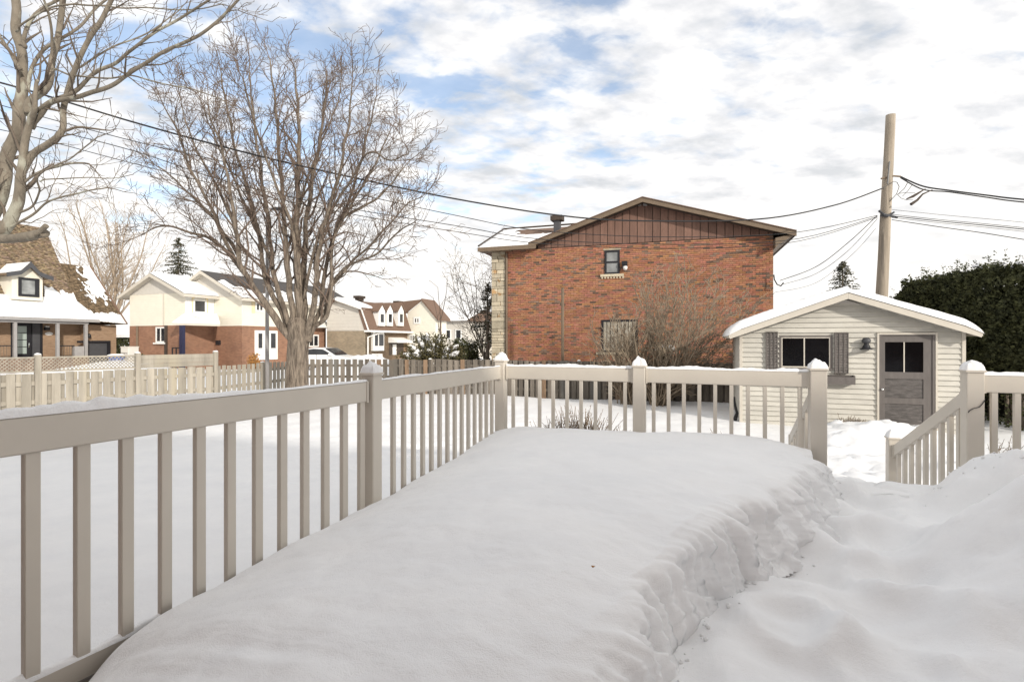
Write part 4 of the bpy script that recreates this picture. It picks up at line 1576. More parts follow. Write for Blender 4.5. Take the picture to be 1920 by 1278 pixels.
# hanging connectors and loops
tl = thing('splice_connector', 'tangle of black cable loops and two hanging splice sleeves beside the pole', 'connector', P(1700, 355, 15.8))
mb = MB()
mb.tube([P(1668, 378, 15.85), P(1681, 364, 15.8), P(1686, 350, 15.8), P(1682, 342, 15.8), P(1676, 340, 15.8), P(1660, 350, 15.8), P(1652, 354, 15.8)], .010, 5)
mb.tube([P(1702, 342, 15.8), P(1696, 353, 15.8), P(1684, 364, 15.8)], .010, 5)
mb.tube([P(1710, 347, 15.8), P(1702, 358, 15.7), P(1692, 368, 15.7)], .008, 5)
mb.tube([P(1684, 363, 15.7), P(1700, 361, 15.6), P(1716, 362, 15.6)], .008, 5)
mb.tube([P(1682, 364, 15.7), P(1690, 372, 15.6), P(1700, 375, 15.6), P(1712, 374, 15.6)], .008, 5)
part('loop', mb, 'wire', tl)
mb = MB().tube([P(1735, 354, 15.5), P(1722, 362, 15.5), P(1712, 368, 15.5), P(1700, 373, 15.5)], [.012, .03, .04, .02], 7)
part('sleeve', mb, 'soffit', tl)
mb = MB().tube([P(1748, 356, 15.4), P(1730, 364, 15.4), P(1720, 375, 15.4), P(1708, 383, 15.4)], [.012, .025, .035, .045], 7)
part('sleeve', mb, 'soffit', tl)


# ================================================================== trees
def grow(mb, rg, p, d, L, r, lvl, cfg):
    seg = cfg['seg'][min(lvl, len(cfg['seg']) - 1)]
    n = max(2, int(L / seg))
    pts, rad = [V3(p)], [r]
    d = d.normalized()
    kids = []
    sp = cfg['space'][min(lvl, len(cfg['space']) - 1)]
    acc = rg.uniform(0, sp)
    w = cfg['wander']
    for i in range(n):
        t = (i + 1) / n
        d = (d + V3((rg.gauss(0, w), rg.gauss(0, w), rg.gauss(0, w))) + UP * cfg['up'][min(lvl, len(cfg['up']) - 1)]).normalized()
        q = pts[-1] + d * (L / n)
        pts.append(q)
        rr = max(cfg['rmin'], r * (1 - t * .75))
        rad.append(rr)
        acc += L / n
        if lvl < cfg['max'] and acc > sp and t > .12:
            acc = 0
            kids.append((q, d.copy(), t, rr))
    mb.tube(pts, rad, 5 if r > .03 else (4 if r > .014 else 3), cap=False)
    for (q, dd, t, rr) in kids:
        az = rg.uniform(0, 2 * PI)
        x = dd.orthogonal().normalized()
        y = dd.cross(x)
        ang = rg.uniform(*cfg['angle'])
        nd = dd * math.cos(ang) + (x * math.cos(az) + y * math.sin(az)) * math.sin(ang)
        cl = cfg['len'][min(lvl + 1, len(cfg['len']) - 1)] * rg.uniform(.6, 1.25) * (1.05 - .55 * t)
        grow(mb, rg, q, nd, cl, max(cfg['rmin'], min(rr * .75, cl * cfg['rl'])), lvl + 1, cfg)
    if lvl < cfg['max'] and cfg.get('buds'):
        pass
    return pts


def limb_tree(name, label, limbs, trunk, Z, cfg, mt_bark, mt_twig, seed, group=None, base_z=.2, jz=1.0, secL=1.6, space0=.26):
    """limbs: list of (pixel polyline, r0, r1, depth drift) hand-placed main limbs, twigs grown from them"""
    rg = random.Random(seed)
    root = thing(name, label, 'tree', (P(*trunk[0][:2], Z).x, Z, base_z), group)
    tb = MB()
    tp = [P(x, y, Z) for x, y, r in trunk]
    n = 26
    pts = [V3(lerp_pts([tuple(q) for q in tp], k / n)) for k in range(n + 1)]
    rr = [lerp_pts([(r,) for _, _, r in trunk], k / n)[0] for k in range(n + 1)]
    tb.tube(pts, rr, 20, wob=.16)
    cb = MB()
    for (pl, r0, r1, dz) in limbs:
        m = len(pl)
        w3 = []
        for i, (x, y) in enumerate(pl):
            zz = Z + dz * (i / (m - 1)) ** 1.1 + (rg.uniform(-.08, .08) if i else 0)
            w3.append(tuple(P(x, y, zz)))
        k = 9 * (m - 1)
        ps = [V3(lerp_pts(w3, i / k)) for i in range(k + 1)]
        for i in range(2, k):
            ps[i] = ps[i] + V3((noise.noise(ps[i] * 1.7), noise.noise(ps[i] * 1.7 + V3((9, 9, 9))), noise.noise(ps[i] * 1.7 + V3((3, 5, 9))))) * .06
        rs = [r0 + (r1 - r0) * (i / k) ** .8 for i in range(k + 1)]
        tb.tube(ps, rs, 9 if r0 > .06 else 6, wob=.10 if r0 > .06 else 0)
        acc = .0
        for i in range(1, k + 1):
            acc += (ps[i] - ps[i - 1]).length
            t = i / k
            if acc > space0 and t > .22 and r1 < .06:
                acc = rg.uniform(-.06, .04)
                dd = (ps[i] - ps[i - 1]).normalized()
                x = dd.orthogonal().normalized()
                y = dd.cross(x)
                az = rg.uniform(0, 2 * PI)
                ang = rg.uniform(.45, 1.0)
                nd = dd * math.cos(ang) + (x * math.cos(az) + y * math.sin(az)) * math.sin(ang) + UP * .25
                grow(cb, rg, ps[i], nd, secL * rg.uniform(.6, 1.2) * (1.1 - .45 * t), min(rs[i] * .55, .035), 1, cfg)
        if r1 < .06:
            grow(cb, rg, ps[-1], (ps[-1] - ps[-3]), secL * .7, r1, 1, cfg)
    part('trunk', tb, mt_bark, root, smooth=True)
    part('crown', cb, mt_twig, root, smooth=True)
    return root


cfg_big = dict(seg=[.3, .15, .10, .07], space=[.3, .15, .11], wander=.15, up=[.02, .05, .05, .04], rmin=.0054, max=3, angle=(.45, 1.0),
               len=[3, 1.75, .72, .28], rl=.013)
big_limbs = [
    ([(566, 668), (520, 600), (478, 545), (448, 480), (440, 400), (420, 300), (392, 210)], .155, .025, -1.2),
    ([(572, 660), (535, 598), (498, 520), (488, 450), (465, 360), (440, 270), (420, 160), (412, 90)], .12, .022, 1.0),
    ([(560, 640), (528, 570), (512, 500), (505, 430), (490, 330), (478, 240), (470, 140), (468, 80)], .11, .022, .8),
    ([(558, 640), (545, 560), (536, 470), (530, 370), (522, 260), (514, 160), (506, 70)], .13, .022, -.8),
    ([(562, 640), (560, 540), (556, 440), (560, 340), (560, 250), (556, 160), (552, 90)], .17, .024, .3),
    ([(566, 636), (570, 540), (572, 440), (588, 330), (604, 240), (610, 150), (612, 105)], .13, .022, 1.5),
    ([(572, 640), (590, 560), (596, 480), (615, 400), (640, 310), (655, 220), (660, 140)], .12, .022, -1.4),
    ([(572, 640), (602, 570), (612, 490), (640, 410), (668, 330), (690, 250), (706, 170)], .10, .022, .6),
    ([(578, 640), (590, 612), (612, 590), (622, 520), (624, 450), (660, 380), (702, 310), (734, 240)], .10, .022, -.3),
    ([(608, 596), (620, 545), (660, 492), (700, 455), (738, 410), (768, 380), (792, 368)], .075, .02, 1.3),
    ([(622, 530), (650, 500), (700, 480), (735, 445), (765, 425), (780, 412)], .05, .018, -1.5),
    ([(478, 545), (450, 500), (400, 452), (350, 432), (300, 424), (268, 440)], .085, .02, -.6),
    ([(448, 480), (410, 420), (360, 370), (320, 330), (280, 300)], .07, .02, 1.2),
    ([(470, 530), (425, 460), (395, 390), (355, 310), (330, 240), (305, 190)], .08, .02, -1.6),
    ([(440, 420), (400, 340), (362, 260), (340, 190)], .06, .02, -.4),
    ([(536, 470), (560, 390), (588, 300), (630, 200), (640, 110)], .06, .02, 2.2),
    ([(512, 500), (478, 420), (440, 340), (400, 250), (372, 170)], .07, .02, 2.4),
    ([(562, 560), (545, 420), (500, 300), (470, 200), (450, 110)], .07, .02, -2.5),
    ([(570, 560), (598, 440), (650, 350), (690, 290), (730, 300), (765, 290)], .06, .02, -2.3),
    ([(640, 410), (690, 380), (725, 355), (750, 325), (770, 300)], .05, .018, .4),
]
big_limbs = [([(x, y + max(0, 200 - y) * .32) for x, y in pl], a * .80, b * .62, c) for pl, a, b, c in big_limbs]
limb_tree('bare_tree', 'large bare spreading tree with many upswept limbs beside the pale fence', big_limbs,
          [(560, 790, .44), (559, 740, .33), (558, 690, .27), (558, 650, .275), (558, 620, .27), (556, 596, .17)], 14.0, cfg_big, 'bark', 'twig', 11, base_z=.3, secL=1.6, space0=.205)

cfg_left = dict(seg=[.3, .13, .09, .07], space=[.3, .24, .16], wander=.17, up=[.0, .02, .02, .02], rmin=.0040, max=3, angle=(.4, .95),
                len=[3, 1.2, .5, .2], rl=.011)
left_limbs = [
    ([(-130, 640), (-60, 480), (0, 436), (28, 396), (36, 350), (44, 300), (54, 240), (64, 200), (72, 150)], .15, .03, -.2),
    ([(-120, 560), (-40, 460), (-5, 370), (16, 290), (38, 225), (42, 140), (32, 60), (20, -60)], .15, .07, .3),
    ([(54, 215), (60, 190), (92, 160), (101, 110), (112, 50), (124, -40)], .075, .05, .2),
    ([(40, 320), (70, 285), (112, 252), (122, 205), (140, 130), (170, 70), (205, 10), (230, -40)], .07, .035, -.4),
    ([(56, 236), (62, 215), (96, 196), (140, 170), (200, 120), (262, 88), (330, 40), (400, -10)], .055, .022, -.6),
    ([(60, 240), (88, 205), (122, 186), (190, 168), (236, 146), (300, 108), (370, 62), (430, 20), (470, -20)], .055, .02, -1.0),
    ([(52, 170), (60, 130), (90, 92), (130, 60), (190, 10), (230, -30)], .04, .022, .6),
    ([(46, 90), (70, 30), (130, -10), (200, -30)], .04, .02, .4),
    ([(36, 352), (90, 316), (158, 306)], .026, .018, -.3),
    ([(-60, 458), (-10, 449), (40, 444), (84, 436)], .095, .085, -.5),
    ([(10, 430), (60, 400), (120, 370), (200, 352)], .03, .012, -.5),
    ([(32, 400), (60, 385), (76, 360), (72, 330), (120, 300), (190, 255)], .025, .010, -.8),
    ([(100, 130), (160, 145), (250, 145), (350, 165), (420, 190)], .02, .009, -.9),
    ([(74, 340), (130, 335), (200, 333), (250, 326)], .014, .008, .5),
    ([(30, 60), (110, 12), (230, 15), (330, 20), (420, 10)], .02, .009, -.6),
    ([(140, 130), (200, 90), (280, 60), (340, 15)], .022, .01, .6),
    ([(38, 130), (10, 90), (-20, 30), (-60, -40)], .04, .02, .5),
    ([(101, 110), (96, 50), (80, -10)], .03, .02, -.4),
]
left_limbs = [(pl, a * (.88 if a < .1 else .95), b * .85, c) for pl, a, b, c in left_limbs]
limb_tree('bare_maple', 'smooth-barked bare tree leaning in from the left edge, with a sawn-off limb', left_limbs,
          [(-190, 960, .34), (-175, 850, .30), (-160, 740, .28), (-150, 660, .25), (-130, 600, .20)], 9.0, cfg_left, 'bark_smooth', 'twig_left', 5, base_z=.3, secL=1.0, space0=.30)
# sawn stub
st = MB().tube([P(66, 440, 8.5), P(78, 431, 8.48), P(87, 423, 8.46)], [.034, .040, .042], 10)
solo('sawn_limb_stub', st, 'bark_smooth', 'short sawn stub forking up from the cut limb before the tan roof', 'branch', loc=P(75, 436, 8.5))


def free_tree(name, label, base, H, spread, cfg, mt, seed, nlimb=7, r=.12, fork=.22, mt2=None, group=None, lean=(0, 0)):
    rg = random.Random(seed)
    root = thing(name, label, 'tree', base, group)
    tb, cb = MB(), MB()
    top = V3(base) + V3((lean[0], lean[1], H * fork))
    tb.tube([V3(base) - UP * .3, V3(base).lerp(top, .5), top], [r * 1.25, r, r * .85], 8)
    for k in range(nlimb):
        az = 2 * PI * (k + rg.uniform(-.3, .3)) / nlimb
        tilt = spread * rg.uniform(.35, 1.0)
        d = V3((math.cos(az) * tilt, math.sin(az) * tilt, 1)).normalized()
        grow(cb, rg, top - UP * rg.uniform(0, H * fork * .3), d, H * (1 - fork) * rg.uniform(.75, 1.05), r * .55, 0, cfg)
    part('trunk', tb, mt, root, smooth=True)
    part('crown', cb, mt2 or mt, root, smooth=True)
    return root


cfg_far = dict(seg=[.7, .5, .35, .3], space=[.55, .42, .4], wander=.07, up=[.03, .05, .04], rmin=.013, max=3, angle=(.35, .75), len=[8, 3.0, 1.3, .6], rl=.011)
free_tree('bare_tree', 'pale slender bare tree between the tan-roofed house and the cream house', G(212, 46, .4), 15.6, .60, cfg_far, 'twig_far', 21, 10, .19, .26)
free_tree('bare_tree', 'tan bare tree with leaning trunk behind the snowy slope of the tan roof', G(232, 50, .4), 14.0, .75, cfg_far, 'twig_far', 22, 8, .19, .28, lean=(-3.4, 0))
cfg_mid = dict(seg=[.4, .25, .18, .15], space=[.20, .18, .16], wander=.10, up=[.03, .03, .02], rmin=.0075, max=3, angle=(.45, .95), len=[5, 1.7, .7, .3], rl=.009)
free_tree('bare_tree', 'dense fine-twigged bare tree rising behind the stone corner of the brick house', G(908, 29, .4), 7.4, .55, cfg_mid, 'twig', 23, 15, .07, .14, mt2='twig_left')
cfg_sap = dict(seg=[.4, .3, .2], space=[.75, .5], wander=.06, up=[.03, .03, .02], rmin=.011, max=1, angle=(.5, .9), len=[3, 1.3, .5], rl=.012)
sap = free_tree('sapling', 'lone thin sapling standing above the snowy shrubs', G(826, 24, .4), 4.9, .28, cfg_sap, 'twig', 24, 3, .045, .62)


def conifer(name, label, base, H, R, mt, seed, snow=False, n=900):
    rg = random.Random(seed)
    root = thing(name, label, 'tree', base)
    part('trunk', MB().tube([V3(base) - UP * .2, V3(base) + UP * H], [.14, .02], 8), 'bark', root, smooth=True)
    cb, sb = MB(), MB()
    for k in range(n):
        t = rg.random() ** .75
        z = H * (.08 + .92 * t)
        rad = R * (1 - t) ** .8 * rg.uniform(.55, 1.15) + .1
        az = rg.uniform(0, 2 * PI)
        tip = V3(base) + V3((math.cos(az) * rad, math.sin(az) * rad, z - .12 * rad + rg.uniform(-.05, .15)))
        ctr = V3(base) + V3((0, 0, z + .05))
        m = max(3, int(rad / .16))
        for j in range(1, m + 1):
            q = ctr.lerp(tip, j / m)
            for _ in range(4):
                s = rg.uniform(.06, .16)
                dd = V3((rg.gauss(0, 1), rg.gauss(0, 1), rg.gauss(0, .7))).normalized() * s
                e = dd.orthogonal().normalized() * s * .3
                cb.add([q - e, q + dd, q + e], [(0, 1, 2)])
        if snow and rg.random() < .9:
            q = ctr.lerp(tip, .8)
            s = rg.uniform(.05, .12)
            sb.add([q + V3((-s, 0, .04)), q + V3((0, -s, .05)), q + V3((s, 0, .04)), q + V3((0, s, .06))], [(0, 1, 2, 3)])
    part('crown', cb, mt, root)
    if sb.v:
        part('snow_dusting', sb, 'snow', root, kind='stuff')


conifer('spruce_tree', 'dark ragged spruce top behind the cream house roof', G(335, 44, .4), 10.7, 3.9, 'needle', 31, n=420)
conifer('spruce_tree', 'small dark spruce peeking over the shed roof', G(1580, 30, .4), 6.5, 2.3, 'needle', 32, n=500)
conifer('spruce_tree', 'snow-dusted spruce beside the stone corner of the brick house', G(914, 27, .4), 4.9, 1.3, 'needle', 33, True, n=110)


# ---- lilac bushes before the dark fence
def lilac(name, label, base, spec, seed):
    rg = random.Random(seed)
    cfg = dict(seg=[.25, .14, .1], space=[.16, .12], wander=.12, up=[.02, .03, .02], rmin=.0075, max=2, angle=(.3, .8), len=[2, .75, .34], rl=.012)
    root = thing(name, label, 'shrub', base)
    sb = MB()
    for (n, d0, sp, L) in spec:
        for k in range(n):
            d = V3((d0[0] + rg.gauss(0, sp), d0[1] + rg.gauss(0, sp), 1)).normalized()
            b = V3(base) + V3((rg.gauss(0, .13), rg.gauss(0, .10), -.1))
            grow(sb, rg, b, d, L * rg.uniform(.65, 1.05), rg.uniform(.012, .026), 0, cfg)
    part('stems', sb, 'stem', root, smooth=True)


lilac('lilac_bush', 'tall bare lilac bush fanning to the right before the brick wall', G(1232, 15.2, .45), [(24, (.25, -.05), .20, 4.4), (28, (.56, .0), .17, 4.3), (11, (.0, 0), .15, 3.8)], 41)
lilac('lilac_bush', 'lower bare lilac bush before the blinds window of the brick house', G(1178, 15.6, .45), [(30, (-.10, 0), .16, 2.8), (14, (-.02, 0), .28, 2.4)], 42)


# ---- cedar hedge
def leafmass(fn_pt, n, rg, s0, s1, mb):
    for _ in range(n):
        p, nrm = fn_pt()
        s = rg.uniform(s0, s1)
        d = (V3((rg.gauss(0, .5), rg.gauss(0, .5), rg.gauss(.35, .5))) + nrm * .5).normalized() * s
        e = d.cross(V3((rg.gauss(0, 1), rg.gauss(0, 1), rg.gauss(0, 1)))).normalized() * s * rg.uniform(.28, .5)
        mb.add([p - e * .6, p + d * .5 - e, p + d, p + d * .5 + e, p + e * .6], [(0, 1, 2, 3, 4)])


SPR = MB()
hg = thing('cedar_hedge', 'tall dark cedar hedge with snow on its top, behind the shed on the right', 'hedge', (11.5, 12, .4))
rg = random.Random(77)
HA, HBp = V3((11.2, 15.2, 0)), V3((10.95, 9.9, 0))
hd_, hn_, HL = dirs(HA, HBp)       # hn_ points ... computed so that -hn faces the yard
side = V3((-1, 0, 0))
if hn_.dot(side) < 0:
    hn_ = -hn_
HT = EYE + 1.66


def top_h(a, b):
    return HT + .12 * fbm(a * .9, b, 1, 3) + .16 * fbm(a * 3.4, b * 3.4, 2, 3) - .5 * (1 - sst(.1, 1.1, a))


def hedge_front():
    a = rg.uniform(.2, HL)
    z = .35 + (top_h(a, 0) - .35) * rg.random() ** .8
    bul = .22 * fbm(a * 1.1, z * 1.1, 3, 3) + .10 * fbm(a * 3.5, z * 3.5, 5, 2)
    lowcut = 1 - .9 * (1 - sst(.4, 1.6, z)) * (rg.random() < .75)
    dep = rg.random() ** 2 * .3
    if z < 1.5 and rg.random() < .8:
        z += 1.2
    p = HA + hd_ * a + hn_ * (bul - dep + .15) + UP * z
    return p, hn_


def hedge_top():
    a = rg.uniform(.2, HL)
    b = rg.uniform(-1.5, .2)
    z = top_h(a, b) - abs(rg.gauss(0, .09)) - .25 * sst(-.15, .25, b)
    return HA + hd_ * a + hn_ * b + UP * z, UP


lm = MB()
leafmass(hedge_front, 40000, rg, .035, .09, lm)
leafmass(hedge_top, 20000, rg, .04, .10, lm)
part('foliage', lm, 'cedar', hg)
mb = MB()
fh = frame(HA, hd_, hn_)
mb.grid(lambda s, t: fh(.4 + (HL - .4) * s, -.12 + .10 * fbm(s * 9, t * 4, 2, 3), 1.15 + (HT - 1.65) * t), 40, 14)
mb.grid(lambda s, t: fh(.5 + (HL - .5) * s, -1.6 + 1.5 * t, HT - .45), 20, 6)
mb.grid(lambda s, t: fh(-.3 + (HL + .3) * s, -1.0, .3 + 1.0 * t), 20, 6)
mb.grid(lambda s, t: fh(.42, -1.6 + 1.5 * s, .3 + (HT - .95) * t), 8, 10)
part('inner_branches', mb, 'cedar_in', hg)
for k in range(17):
    a = .2 + k * HL / 17 + rg.uniform(-.1, .1)
    b = rg.uniform(-.5, -.15)
    mb = MB().tube([fh(a, b, .2), fh(a + rg.uniform(-.05, .05), b + .03, 1.0), fh(a + rg.uniform(-.1, .1), b, 2.0)], [.05, .04, .03], 6)
    part('trunk', mb, 'bark', hg, smooth=True)
mb = MB()


def htop(s, t):
    a, b = -.2 + (HL + .1) * s, -1.45 + 1.35 * t
    return fh(a, b, top_h(a, b) + .03 + .05 * fbm(a * 3, b * 3, 9, 3) + .06 * math.sin(PI * t))


mb.grid(htop, 160, 30, lambda s, t: fbm(s * 16, t * 5, 12, 4) < -.08 + .35 * max(0, t - .8))
part('snow_patches', mb, 'snow', hg, kind='stuff', smooth=True)


for k in range(70):
    a = rg.uniform(.5, HL)
    b = rg.uniform(-.4, .05)
    z = top_h(a, b) - .04 - .22 * sst(-.15, .25, b) + rg.uniform(-.03, .12)
    w_ = rg.uniform(.05, .17)
    cz = frame(V3(fh(a, b + (.06 if z < HT - .3 else 0), z)), hd_, hn_)
    part('snow_clump', snow_lump(cz, w_ * rg.uniform(1, 2), w_, w_ * .55, k * 1.7, 6, 1.3), 'snow', hg, smooth=True)
for k in range(160):
    a = rg.uniform(.3, HL)
    p = V3(fh(a, rg.uniform(-.4, .15), top_h(a, 0) - .25))
    q = p + V3((rg.gauss(0, .12), rg.gauss(0, .12), rg.uniform(.25, .62)))
    for j in range(26):
        w0 = p.lerp(q, rg.random())
        ss = rg.uniform(.03, .07)
        dd = V3((rg.gauss(0, 1), rg.gauss(0, 1), rg.gauss(.6, .6))).normalized() * ss
        e = dd.orthogonal().normalized() * ss * .4
        SPR.add([w0 - e * .5, w0 + dd * .5 - e, w0 + dd, w0 + dd * .5 + e], [(0, 1, 2, 3)])
part('top_sprays', SPR, 'cedar', hg)


# ---- snow-laden evergreen shrubs beyond the fence
def snowy_shrub(name, label, c, rx, ry, rz, seed, n=5000, snow=26, mt='evergreen_shrub', arch=True):
    rg = random.Random(seed)
    root = thing(name, label, 'shrub', c)
    lm, sm, br = MB(), MB(), MB()
    cv = V3(c)
    arms = []
    for k in range(34):
        az = rg.uniform(0, 2 * PI)
        el = rg.uniform(.15, 1.35)
        d = V3((math.cos(az) * math.cos(el) * rx, math.sin(az) * math.cos(el) * ry, math.sin(el) * rz)) * rg.uniform(.75, 1.1)
        mid = cv + d * .6 + UP * rz * .12
        tip = cv + d - UP * .06
        arms.append((cv + V3((d.x * .1, d.y * .1, 0)), mid, tip))
        br.tube([arms[-1][0], mid, tip], [.03, .018, .008], 4, cap=False)
    for _ in range(n):
        a = arms[rg.randrange(len(arms))]
        t = rg.random() ** .6
        q = (a[0].lerp(a[1], t * 2) if t < .5 else a[1].lerp(a[2], t * 2 - 1)) + V3((rg.gauss(0, .14), rg.gauss(0, .14), rg.gauss(-.02, .09)))
        s = rg.uniform(.06, .15)
        dd = (V3((rg.gauss(0, 1), rg.gauss(0, 1), rg.gauss(.1, .6))) + (a[2] - a[0]).normalized()).normalized() * s
        e = dd.orthogonal().normalized() * s * .3
        lm.add([q - e, q + dd, q + e], [(0, 1, 2)])
    for k in range(snow):
        a = arms[k % len(arms)]
        t0 = rg.uniform(.35, .6)
        pts = []
        for i in range(5):
            t = min(1, t0 + i * .1)
            q = (a[0].lerp(a[1], t * 2) if t < .5 else a[1].lerp(a[2], t * 2 - 1))
            pts.append(q + UP * .11)
        sm.tube(pts, [.02, .09, .12, .09, .02], 7)
    part('branches', br, 'bark', root, smooth=True)
    part('foliage', lm, mt, root)
    part('snow_load', sm, 'snow', root, smooth=True, kind='stuff')


snowy_shrub('juniper_shrub', 'wide snow-laden juniper shrub with arching branches, behind the grey fence', G(812, 22, .5), 1.55, 1.1, 2.15, 51, 7500, 90)
snowy_shrub('yew_shrub', 'rounded dark yew shrub flecked with snow, near the stone corner', G(872, 22.6, .5), 1.1, .9, 1.95, 52, 7500, 46, mt='cedar')
snowy_shrub('round_shrub', 'small round evergreen bush beside the grey box at the cream house', G(264, 31, .6), .55, .5, .95, 53, 1800, 0, mt='cedar')
snowy_shrub('brown_shrub', 'narrow rust-brown conifer shrub at the foot of the white picture window', G(477, 33, .3), .35, .35, 1.35, 54, 900, 0, mt='leaf_rust')

# ---- dead plants poking through the yard snow just behind the back rail
def twiggy(name, label, c, w, d, h, n, seed, mt='deadplant', lean=0.0, cat='plant', group=None):
    rg = random.Random(seed)
    mb = MB()
    for k in range(n):
        b = V3(c) + V3((rg.uniform(-w, w), rg.uniform(-d, d), -.12))
        hh = h * rg.uniform(.35, 1.0) * (1 - .4 * abs(b.x - c[0]) / w) + .12
        d1 = V3((rg.gauss(lean, .22), rg.gauss(0, .2), 1)).normalized()
        m = b + d1 * hh * .6
        e = m + (d1 + V3((rg.gauss(0, .3), rg.gauss(0, .3), 0))).normalized() * hh * .4
        mb.tube([b, m, e], [.006, .005, .003], 3, cap=False)
        for j in range(5):
            q = b.lerp(e, rg.uniform(.4, 1))
            s = rg.uniform(.012, .03)
            v = V3((rg.gauss(0, 1), rg.gauss(0, 1), rg.gauss(.3, 1))).normalized() * s
            o = v.orthogonal().normalized() * s * .35
            mb.add([q, q + v * .5 + o, q + v, q + v * .5 - o], [(0, 1, 2, 3)])
    solo(name, mb, mt, label, cat, group=group, loc=c)


pz = lambda px, Z: G(px, Z, ground_z((px - 960) / F * Z, Z))
c = pz(1085, 6.9)
twiggy('dead_perennial', 'clump of dead brown garden plants showing over the drift behind the rail', c, .58, .25, 1.12, 1100, 61)
c = pz(958, 7.0)
twiggy('dead_perennial', 'small dry plant tuft at the foot of the corner post', c, .14, .12, .82, 60, 62)
c = pz(1582, 10.6)
twiggy('fallen_twigs', 'heap of brown twigs and dead stems against the shed wall', c, .30, .12, .30, 130, 63, lean=.8, cat='twigs')
c = pz(1893, 8.6)
twiggy('dry_twigs', 'sparse dark twigs sticking out of the snow below the hedge', c, .45, .3, .35, 34, 64, lean=.5, cat='twigs')
c = pz(1345, 10.0)
twiggy('dry_stalk', 'few thin dry stalks in the yard snow in front of the shed corner', c, .22, .15, .3, 9, 65, cat='plant')

# ---- little bird feeder by the lilac
bp = G(1246, 16.0)
feeder = thing('bird_feeder', 'small wooden bird feeder with a snow-covered roof on a post', 'bird feeder', (bp.x, bp.y, .4))
bq = frame((bp.x, bp.y, 0))
zf = EYE - (668 - 639) / F * 16
part('post', MB().box(bq, -.04, .04, -.04, .04, .3, zf - .031), 'fence_old', feeder)
part('tray', MB().box(bq, -.22, .22, -.15, .15, zf - .03, zf), 'fence_old', feeder)
part('side', MB().box(bq, -.2, -.17, -.13, .13, zf + .001, zf + .2), 'fence_old', feeder)
part('side', MB().box(bq, .17, .2, -.13, .13, zf + .001, zf + .2), 'fence_old', feeder)
for s in (-1, 1):
    mb = MB().prism([bq(-.3, 0, zf + .30), bq(-.3, s * .22, zf + .17), bq(-.3, s * .22, zf + .19), bq(-.3, 0, zf + .32)],
                    [bq(.3, 0, zf + .30), bq(.3, s * .22, zf + .17), bq(.3, s * .22, zf + .19), bq(.3, 0, zf + .32)])
    part('roof', mb, 'fence_old', feeder)
part('roof_snow', MB().grid(lambda s, t: bq((s - .5) * .6, (t - .5) * .44, zf + .325 - abs(t - .5) * .26 + .07 * max(0, 1 - (abs(t - .5) * 2) ** 2) ** .5 * max(0, 1 - (abs(s - .5) * 2) ** 4) ** .5 * (1 + .5 * fbm(s * 4, t * 3, 2))), 20, 14), 'snow', feeder, smooth=True)

# ================================================================== street lamp
lp = G(501, 15.6)
lampo = thing('street_lamp', 'slim grey metal lamp post rising behind the limbs of the big tree', 'street lamp', (lp.x, lp.y, .3))
zt = EYE + (639 - 400) / F * 15.6
part('pole', MB().tube([(lp.x, lp.y, .2), (lp.x, lp.y, zt * .5), (lp.x, lp.y, zt)], [.062, .055, .042], 12), 'greypost', lampo, smooth=True)
lq2 = lambda a, b, c: (lp.x + a, lp.y + b, zt + c)
part('arm', MB().tube([(lp.x, lp.y, zt - .02), (lp.x + .12, lp.y, zt + .10), (lp.x + .3, lp.y, zt + .14)], .02, 8), 'greypost', lampo)
part('lamp_head', MB().lathe(lambda a, b, c: (lp.x + .32 + a * 1.6, lp.y + b, zt + .13 + c), [(.02, .06), (.09, .045), (.12, .0), (.10, -.03), (.02, -.04)], 12), 'darkgrey', lampo, smooth=True)


# ================================================================== street houses
def house_frame(px, Z):
    O = G(px, Z)
    return O, frame(O)


def roof_snow_patch(root, A, B, C, D, th=.12, skip=None, nu=40, nv=24, edge=.06, seed=0):
    """A-B eave edge, D-C ridge edge"""
    mb = MB()

    def fn(s, t):
        p = (A * (1 - s) + B * s) * (1 - t) + (D * (1 - s) + C * s) * t
        e = min(1, t / edge, (1.02 - t) / .03, (s + .004) / edge * 1.2, (1.004 - s) / edge * 1.2)
        return p + UP * (.02 + th * max(0, e) ** .5 * (1 + .3 * fbm(p.x * .8, p.y * .8, seed, 3)))
    mb.grid(fn, nu, nv, skip)
    part('roof_snow', mb, 'snow', root, smooth=True)


